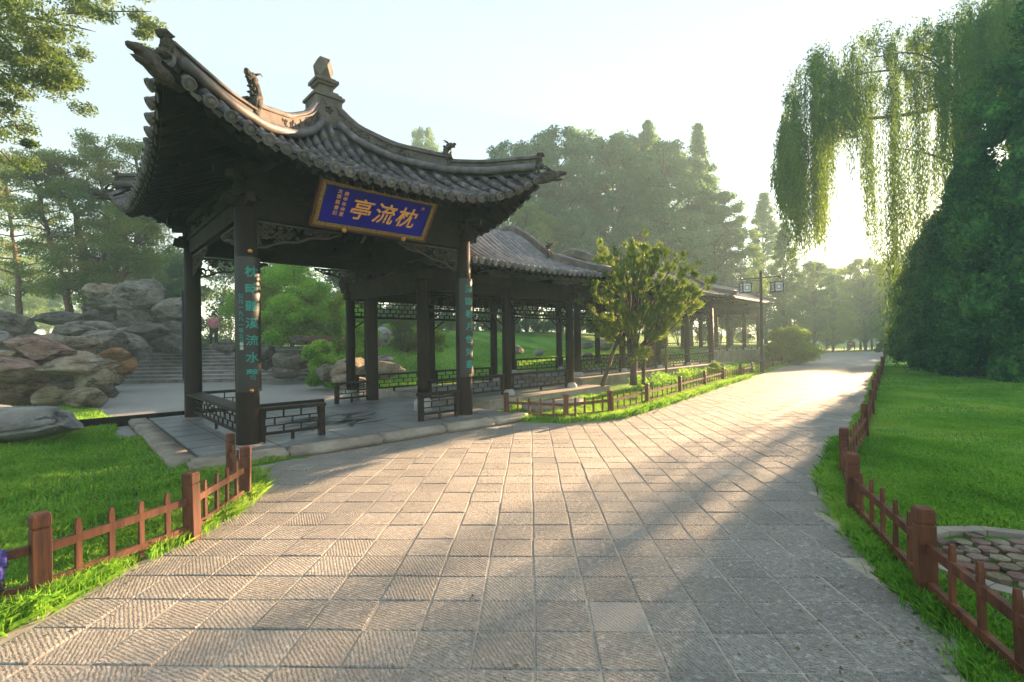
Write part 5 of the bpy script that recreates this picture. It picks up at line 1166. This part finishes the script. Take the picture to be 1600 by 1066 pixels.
# big conifers on the right
def big_conifer(label, X, Y, R, H, seed, n=30000, z0=.0, col=1.15):
    rr = random.Random(seed); t = thing('conifer', label, 'conifer', (X, Y, gz_(X, Y))); lobes = []
    K = 120
    for i in range(K):
        f = (i+.5)/K; z = z0+.5+H*.95*f; r = R*(1-f**2.1)**.75; a = i*2.4+rr.uniform(-.5, .5); q = r*rr.uniform(.6, 1.0); br = R*rr.uniform(.13, .27)*(1-.4*f)+.1; lobes.append(((q*math.cos(a), q*math.sin(a), z), (br, br, br*1.15)))
    b = MB()
    for c, r in lobes: b.lump(c, Vector(r)*.7, i, 1, .12)
    for i in range(12): f = i/12; b.lump((0, 0, z0+.4+H*.9*f), (R*(1-f**2.1)**.75*.66, )*2+(H*.09,), i, 2, .1)
    b.build('light_block_core', 'leaf_conifer', t, True); lob = np.array([np.concatenate([c, r]) for c, r in lobes]); wt = lob[:, 3]**2; wt /= wt.sum(); pick = rng.choice(len(lob), n, p=wt); d = rng.normal(size=(n, 3)); d[:, 2] += .15; d /= np.linalg.norm(d, axis=1)[:, None]  # solid core lumps added inside the crown to block light
    bump_ = 1+.12*np.sin(d[:, 0]*9+pick)*np.sin(d[:, 1]*8+pick*2)*np.sin(d[:, 2]*9+pick*3); cs = lob[pick, :3]+d*lob[pick, 3:]*(rng.uniform(.78, 1.06, n)*bump_)[:, None]
    dirs = d*.8+np.array([0, 0, .55]); P = leaves(cs, .12, .45, .1, 0, .55, dirs=dirs); link('crown', quads_mesh('crown', P, 'leaf_conifer'), t)
    b = MB(); b.tube([(0, 0, -.3), (0, 0, H*.6)], [.2, .08], 8)
    for i in range(14): a = rr.uniform(0, 6.3); r = R*rr.uniform(.6, 1.0); b.tube([(0, 0, .35), (r*.5*math.cos(a), r*.5*math.sin(a), .35), (r*math.cos(a), r*math.sin(a), rr.uniform(.1, .6))], [.05, .03, .008], 5)
    b.build('trunk', 'bark', t)
big_conifer('largest dark conifer at the right edge of the picture', 18.1, 15.8, 3.5, 14.2, 1, 85000)
big_conifer('dark lobed conifer second from the right, before the willow trunk', 18.1, 19.2, 2.0, 8.4, 2, 46000)
big_conifer('smaller dark conifer nearest the road, leftmost of the row', 20.3, 23.6, 1.8, 6.8, 3, 30000)
big_conifer('low front conifer mass nearest the right edge of the lawn', 20.5, 17.0, 3.0, 7.5, 4, 20000)

# ------------------------------------------------------------------ lamp, sign, far furniture
Yl = 22.3; lx, ly = at(1191, 575, Yl).x, Yl
lp = thing('street_lamp', 'tall dark lamp post with two hanging square lanterns beside the gallery', 'street lamp', (lx, ly, gz_(lx, ly)))
zt = at(1191, 425, Yl).z-gz_(lx, ly)
MB().lathe((0, 0, 0), [(.10, 0), (.10, .5), (.07, .55), (.06, zt), (.035, zt+.06)], 10).build('pole', 'metal_dark', lp)
arm = zt-.28; b = MB(); D2 = Vector((.98, -.2, 0)).normalized(); b.beam(D2*-.82+Vector((0, 0, arm-.03)), D2*.82+Vector((0, 0, arm+.05)), .04, .05); b.beam(D2*-.8+Vector((0, 0, arm-.12)), D2*.0+Vector((0, 0, arm-.1)), .02, .02)
for s_ in (-1, 1): b.lump(D2*.82*s_+Vector((0, 0, arm+.02)), .05, 1, 1, .1)
b.build('arm', 'metal_dark', lp)
for s_ in (-1, 1):
    c = D2*.66*s_+Vector((0, 0, arm-.42)); ln = MB().box(c, (.34, .34, .38)).build('lantern', 'lamp_glass', lp); b = MB(); h_ = .2
    for x in (-1, 1):
        for y in (-1, 1): b.box(c+Vector((x*.18, y*.18, 0)), (.035, .035, .46))
    for z in (-1, 1):
        for x in (-1, 1): b.box(c+Vector((x*.18, 0, z*.2)), (.032, .36, .032)); b.box(c+Vector((0, x*.18, z*.2)), (.36, .032, .032))
    for x in (-1, 1):
        for q in (-.09, .09): b.box(c+Vector((q, x*.178, 0)), (.02, .02, .22)); b.box(c+Vector((x*.178, q, 0)), (.02, .02, .22)); b.box(c+Vector((0, x*.178, q*1.1)), (.2, .02, .02)); b.box(c+Vector((x*.178, 0, q*1.1)), (.02, .2, .02))
    b.tube([c+Vector((0, 0, .2)), D2*.66*s_+Vector((0, 0, arm))], .012, 5); b.build('lantern_frame', 'metal_dark', ln)
a = at(500, 552, 18.8); t = thing('garden_sign', 'brown garden notice board among the rose bushes', 'sign', tuple(a), .1)
MB().box((.02, 0, .32), (.72, .05, .66)).build('panel', 'sign_brown', t)
for x in (-.36, .42): MB().box((x, 0, .15), (.06, .09, 1.15)).build('post', 'sign_brown', t)
b = MB(); b.box((.02, -.03, .5), (.14, .006, .05))
for i in range(5): b.box((.02+.02*(i % 2), -.03, .38-i*.05), (.46-.05*(i % 3), .006, .012))
b.build('faint_writing', 'white_stone', t)
a = at(1330, 548, 62); t = thing('notice_board', 'small red brown board on legs beyond the end of the road', 'notice board', tuple(a), 0)
MB().box((0, 0, .72), (1.05, .06, .7)).build('panel', 'red_box', t)
for x in (-.45, .45): MB().box((x, 0, .25), (.08, .08, 1.5)).build('leg', 'red_box', t)
MB().box((-.1, -.04, .85), (.45, .01, .08)).build('stripe', 'white_paint', t)
a = at(1362, 536, 95); t = thing('park_building', 'low pale building glimpsed behind the trunks at the end of the road', 'building', (a.x, 95, gz_(a.x, 95)-.3), 0)
MB().box((0, 0, 1.9), (26, 5, 3.6)).build('wall', 'white_stone', t); MB().box((0, 0, 3.9), (27, 6, .35)).build('roof', 'roof_tile', t)
for i in range(9): MB().box((-11+i*2.7, -2.52, 1.9), (1.2, .06, 1.4)).build('window', 'metal_dark', t)
# round flagstone patch in the right lawn
dc = Vector((3.35, 3.12, .035)); t = thing('flagstone_circle', 'curved patch of brown flagstones with a grey stone rim in the right lawn', 'flagstones', tuple(dc))
for i in range(14):
    a0, a1 = i/14*6.283, (i+1)/14*6.283-.01; P = []
    for z in (-.03, .035):
        for r, a in ((.62, a0), (.62, a1), (.73, a1), (.73, a0)): P.append((r*math.cos(a), r*.9*math.sin(a), z))
    MB().add(P, [(0, 3, 2, 1), (4, 5, 6, 7), (0, 1, 5, 4), (1, 2, 6, 5), (2, 3, 7, 6), (3, 0, 4, 7)]).build('rim_stone', 'kerb_stone', t)
rr = random.Random(3)
for i in range(-5, 6):
    for j in range(-4, 5):
        x, y = i*.125+(.06 if j % 2 else 0)+rr.uniform(-.012, .012), j*.125+rr.uniform(-.012, .012)
        if (x/.56)**2+(y/.5)**2 > 1: continue
        n = 6; P = []; ph = rr.random(); rs = [rr.uniform(.052, .068) for _ in range(n)]; hz_ = rr.uniform(.022, .03)
        for z, k_ in ((-.02, 1), (hz_, .96)):
            for q in range(n): a = 6.283*(q+ph)/n; P.append((x+rs[q]*k_*math.cos(a), y+rs[q]*k_*math.sin(a), z))
        MB().add(P, [tuple(range(n, 2*n))]+[(q, (q+1) % n, (q+1) % n+n, q+n) for q in range(n)]).build('flagstone', 'rock_red' if rr.random() < .4 else 'rock_tan', t)
# fallen twig on the paving
tw = [gp(*q) for q in ((1307, 706), (1290, 716), (1277, 735), (1275, 752), (1278, 776))]; tag(MB().tube(smooth_path([(p[0], p[1], .02+.05*(i == 0)+.03*(i == 1)) for i, p in enumerate(tw)], 4), .006, 5).build('twig', 'bark'), 'thin bent twig lying on the paving by the right fence', 'twig')
# fallen leaves along the edges of the paving
EL = [(-2.80, 2.5), (-2.76, 3.0), (-2.68, 3.5), (-2.62, 3.93), (-2.56, 4.3), (-2.6, 4.7), (-2.75, 5.25), (-3.0, 5.75)]
ER = [(1.85, 1.5), (2.08, 2.16), (2.2, 2.46), (2.32, 2.82), (2.45, 3.31), (2.78, 4.14), (3.27, 5.17), (3.97, 6.11), (4.8, 7.25)]
ls = [(EL[i], EL[i+1], 1.) for i in range(len(EL)-1)]+[(ER[i], ER[i+1], .85) for i in range(len(ER)-1)]
lf = []
for i in range(420):
    q = random.random(); e = random.choice(ls)[:2]; p = Vector(e[0]).lerp(Vector(e[1]), random.random()); sgn = 1 if p.x < 0 else -1; d_ = abs(random.gauss(0, .35))+.02; lf.append((p.x+sgn*d_, p.y+random.gauss(0, .1), .006))
for i in range(120):
    y = random.uniform(2.2, 11); lf.append((random.uniform(-1.5, 2.0)*y/4, y, .006))
lf = np.array(lf); P = leaves(lf, .028, .55, .2, 0, .4); P[:, :, 2] = .005+np.abs(P[:, :, 2]-.006)*.35; tag(link('fallen_leaves', quads_mesh('fallen_leaves', P, 'leaf_litter')), kind='stuff')
# walker with a pink shirt
def person():
    P0 = at(334, 543, 24.9); base = Vector((P0.x, 24.9, 1.53)); t = thing('person', 'person in a pink shirt walking above the top of the steps', 'person', tuple(base), .6)
    def skin(name, verts, edges, rad, m):
        me = bpy.data.meshes.new(name); me.from_pydata(verts, edges, []); o = bpy.data.objects.new(name, me); C.objects.link(o); md = o.modifiers.new('s', 'SKIN'); 
        for i, r in enumerate(rad): me.skin_vertices[0].data[i].radius = (r, r)
        me.skin_vertices[0].data[0].use_root = True; o.modifiers.new('u', 'SUBSURF').levels = 1; dg = bpy.context.evaluated_depsgraph_get(); m2 = bpy.data.meshes.new_from_object(o.evaluated_get(dg)); bpy.data.objects.remove(o); m2.materials.clear(); m2.materials.append(MATS[m]); m2.shade_smooth(); m2.name = name; return link(name, m2, t)
    bv = [(0, 0, .95), (0, 0, 1.15), (0, 0, 1.38), (0, .01, 1.5), (0, -.01, 1.62), (.1, 0, .9), (.11, -.12, .5), (.11, -.05, .07), (.11, -.17, .03), (-.1, 0, .9), (-.11, .1, .5), (-.11, .2, .1), (-.11, .1, .04), (.19, 0, 1.4), (.24, .06, 1.14), (.25, -.04, .9), (.25, -.08, .82), (-.19, 0, 1.4), (-.25, -.04, 1.14), (-.25, -.12, .9), (-.25, -.15, .82)]
    be = [(0, 1), (1, 2), (2, 3), (3, 4), (0, 5), (5, 6), (6, 7), (7, 8), (0, 9), (9, 10), (10, 11), (11, 12), (2, 13), (13, 14), (14, 15), (15, 16), (2, 17), (17, 18), (18, 19), (19, 20)]
    skin('body', bv, be, [.13, .12, .13, .055, .1, .09, .06, .045, .04, .09, .06, .045, .04, .055, .04, .03, .03, .055, .04, .03, .03], 'skin')
    skin('shirt', [(0, 0, .92), (0, 0, 1.15), (0, 0, 1.4), (.19, 0, 1.41), (.23, .04, 1.22), (-.19, 0, 1.41), (-.23, -.03, 1.22)], [(0, 1), (1, 2), (2, 3), (3, 4), (2, 5), (5, 6)], [.16, .145, .15, .075, .065, .075, .065], 'pink_cloth')
    skin('trousers', [(0, 0, .93), (.1, 0, .86), (.11, -.12, .5), (.11, -.05, .12), (-.1, 0, .86), (-.11, .1, .5), (-.11, .2, .14)], [(0, 1), (1, 2), (2, 3), (0, 4), (4, 5), (5, 6)], [.15, .105, .08, .065, .105, .08, .065], 'trouser')
    MB().lump((0, .015, 1.67), (.105, .115, .1), 1, 2, .05).build('hair', 'hair', t, True)
person()

# ------------------------------------------------------------------ grass
def grass(name, n_of, poly, label_kind='stuff', hmul=1., edge=False):
    pass
def blades(pts, h, wd, lean=.45, lay=None):
    n = len(pts); a = rng.uniform(0, 6.283, n); d = np.stack([np.cos(a), np.sin(a), np.zeros(n)], 1); s_ = np.stack([-np.sin(a), np.cos(a), np.zeros(n)], 1)
    a2 = rng.uniform(0, 6.283, n); l = np.clip(rng.normal(0, lean, n), -1.1, 1.1)*h; ld = np.stack([np.cos(a2)*l, np.sin(a2)*l, np.zeros(n)], 1)
    if lay is not None: ld = ld+lay*h[:, None]
    hh = h*rng.uniform(.6, 1.15, n); up = np.array([0, 0, 1.])
    w2 = s_*(wd*rng.uniform(.7, 1.3, n))[:, None]; mid = pts+ld*.35+up*(hh*.6)[:, None]; tip = pts+ld*1.1+up*(hh*.92)[:, None]
    return np.stack([pts-w2*.5, pts+w2*.5, mid+w2*.42, tip, mid-w2*.42], 1)
def scatter(poly, dens, keep=None):
    poly = np.array(poly); x0, y0 = poly.min(0); x1, y1 = poly.max(0); n = int((x1-x0)*(y1-y0)*dens); x = rng.uniform(x0, x1, n); y = rng.uniform(y0, y1, n); ok = inside(x, y, poly) & ~inside(x, y) & ~inside(x, y, PLAZA) & ~inside(x, y, PLAT) & (np.abs(x)/np.maximum(y, .1) < 1.12)
    if keep is not None: ok &= keep(x, y)
    x, y = x[ok], y[ok]; return np.stack([x, y, terr(x, y)-.012], 1)
def patchy(p): return .78+.5*np.array([mnoise.noise(Vector((a*.9, b_*.9, 0)))+.8*mnoise.noise(Vector((a*3.7, b_*3.7, 5))) for a, b_ in p[:, :2]])
def worn(p):
    k_ = np.array([mnoise.noise(Vector((a*.55+3, b_*.55, 9)))+.5*mnoise.noise(Vector((a*2.1, b_*2.1, 2))) for a, b_ in p[:, :2]]); return p[(k_ < .28) | (rng.random(len(p)) < .22)]
def mk_grass(name, sets):
    P = np.concatenate([blades(p, h*patchy(p), np.full(len(p), w_), ln) for p, h, w_, ln in [(worn(q), a_, b_, c_) for q, a_, b_, c_ in sets]]); o = link(name, quads_mesh(name, P, 'leaf_grass')); return tag(o, kind='stuff')
LN = [(-9, 2), (-2.6, 2), (-2.4, 6.4), (-6, 9.5), (-9, 12.5), (-14, 13.5), (-14, 6)]
mk_grass('left_lawn_grass', [(scatter([(-5, 1.8), (-2.4, 1.8), (-2.4, 4.6), (-5, 4.6)], 7000), .115, .0075, .65), (scatter([(-8, 4.4), (-2.4, 4.4), (-2.6, 6.6), (-8, 6.6)], 3400), .12, .010, .6), (scatter([(-13, 6.4), (-3, 6.4), (-6, 9.6), (-10.4, 12.9), (-16, 13.6), (-16, 7)], 1000), .12, .014, .5), (scatter([(-16, 13), (-10, 13), (-14, 22), (-24, 26), (-24, 14)], 130), .16, .03, .5)])
RB = [(1.8, 1), (30, 1), (30, 20), (22, 28), (8, 11.5), (4.75, 7.25), (3.2, 5.2), (2.3, 2.8)]
mk_grass('right_lawn_grass', [(scatter([(1.9, 1.4), (5, 1.4), (5, 5.2), (3.2, 5.2)], 5600, lambda x, y: ((x-3.35)/.74)**2+((y-3.12)/.67)**2 > 1), .085, .008, .6), (scatter([(3, 5), (8.8, 5), (8.8, 9), (6.2, 9)], 3000), .08, .009, .5), (scatter([(4.5, 8.8), (14, 8.8), (14, 14), (10.3, 14)], 1000), .085, .015, .5), (scatter([(9, 13.8), (22, 13.8), (24, 28), (20.5, 27.5)], 260), .1, .03, .5)])
mk_grass('middle_lawn_grass', [(scatter([(-.3, 9.4), (1.2, 9.2), (3.4, 11.3), (4.6, 14), (2.6, 14.5), (0, 11.5)], 2200), .11, .009, .5), (scatter([(3, 11), (10, 20), (8.5, 21.2), (3.0, 14.6)], 700), .12, .015, .5), (scatter([(9, 19), (24, 39.5), (18, 36), (8, 21.5)], 110), .14, .035, .5),
    (scatter([(-7, 17), (-2, 14.6), (3, 19.5), (9, 25), (9, 36), (-7, 30)], 130), .15, .04, .5)])
# long tufts along the fences and kerbs
def tufts(lines, per_m, h, w_, spread):
    out = []
    for a, c, hk in lines:
        a, c = np.array(a), np.array(c); L = np.linalg.norm(c-a); n = int(L*per_m); k_ = int(L*9)+1; cen = rng.uniform(0, 1, k_); t_ = np.clip(cen[rng.integers(0, k_, n)]+rng.normal(0, .035/L*1.4, n), 0, 1)[:, None]; p = a+(c-a)*t_+rng.normal(size=(n, 2))*spread; out.append(blades(np.concatenate([p, np.full((n, 1), -.01)], 1), np.full(n, h*hk), np.full(n, w_), .75))
    return out
ls2 = [((-.2, 9.75), (1.0, 9.3), .9), ((1.0, 9.3), (2.1, 9.8), 1.), ((2.1, 9.8), (3.35, 11.4), 1.), ((3.35, 11.4), (6.3, 15.6), 1.), ((6.3, 15.6), (9.4, 19.8), 1.)]
P = np.concatenate(tufts(ls, 1500, .14, .0075, .05)+tufts(ls2, 700, .16, .011, .07)); tag(link('edge_grass', quads_mesh('edge_grass', P, 'leaf_grass')), kind='stuff')
tag(link('haze', MB().box((0, 60, 13.6), (700, 620, 30.2)).mesh('haze', 'metal_dark')), kind='stuff')
hz = bpy.data.objects['haze']; hz.data.materials.clear(); m, t = nodes('haze_air'); v = N(t, 'ShaderNodeVolumePrincipled'); v.inputs['Density'].default_value = .0030; v.inputs['Color'].default_value = (.68, .92, 1, 1); v.inputs['Anisotropy'].default_value = .1
o_ = N(t, 'ShaderNodeOutputMaterial'); t.links.new(v.outputs[0], o_.inputs['Volume']); hz.data.materials.append(m)
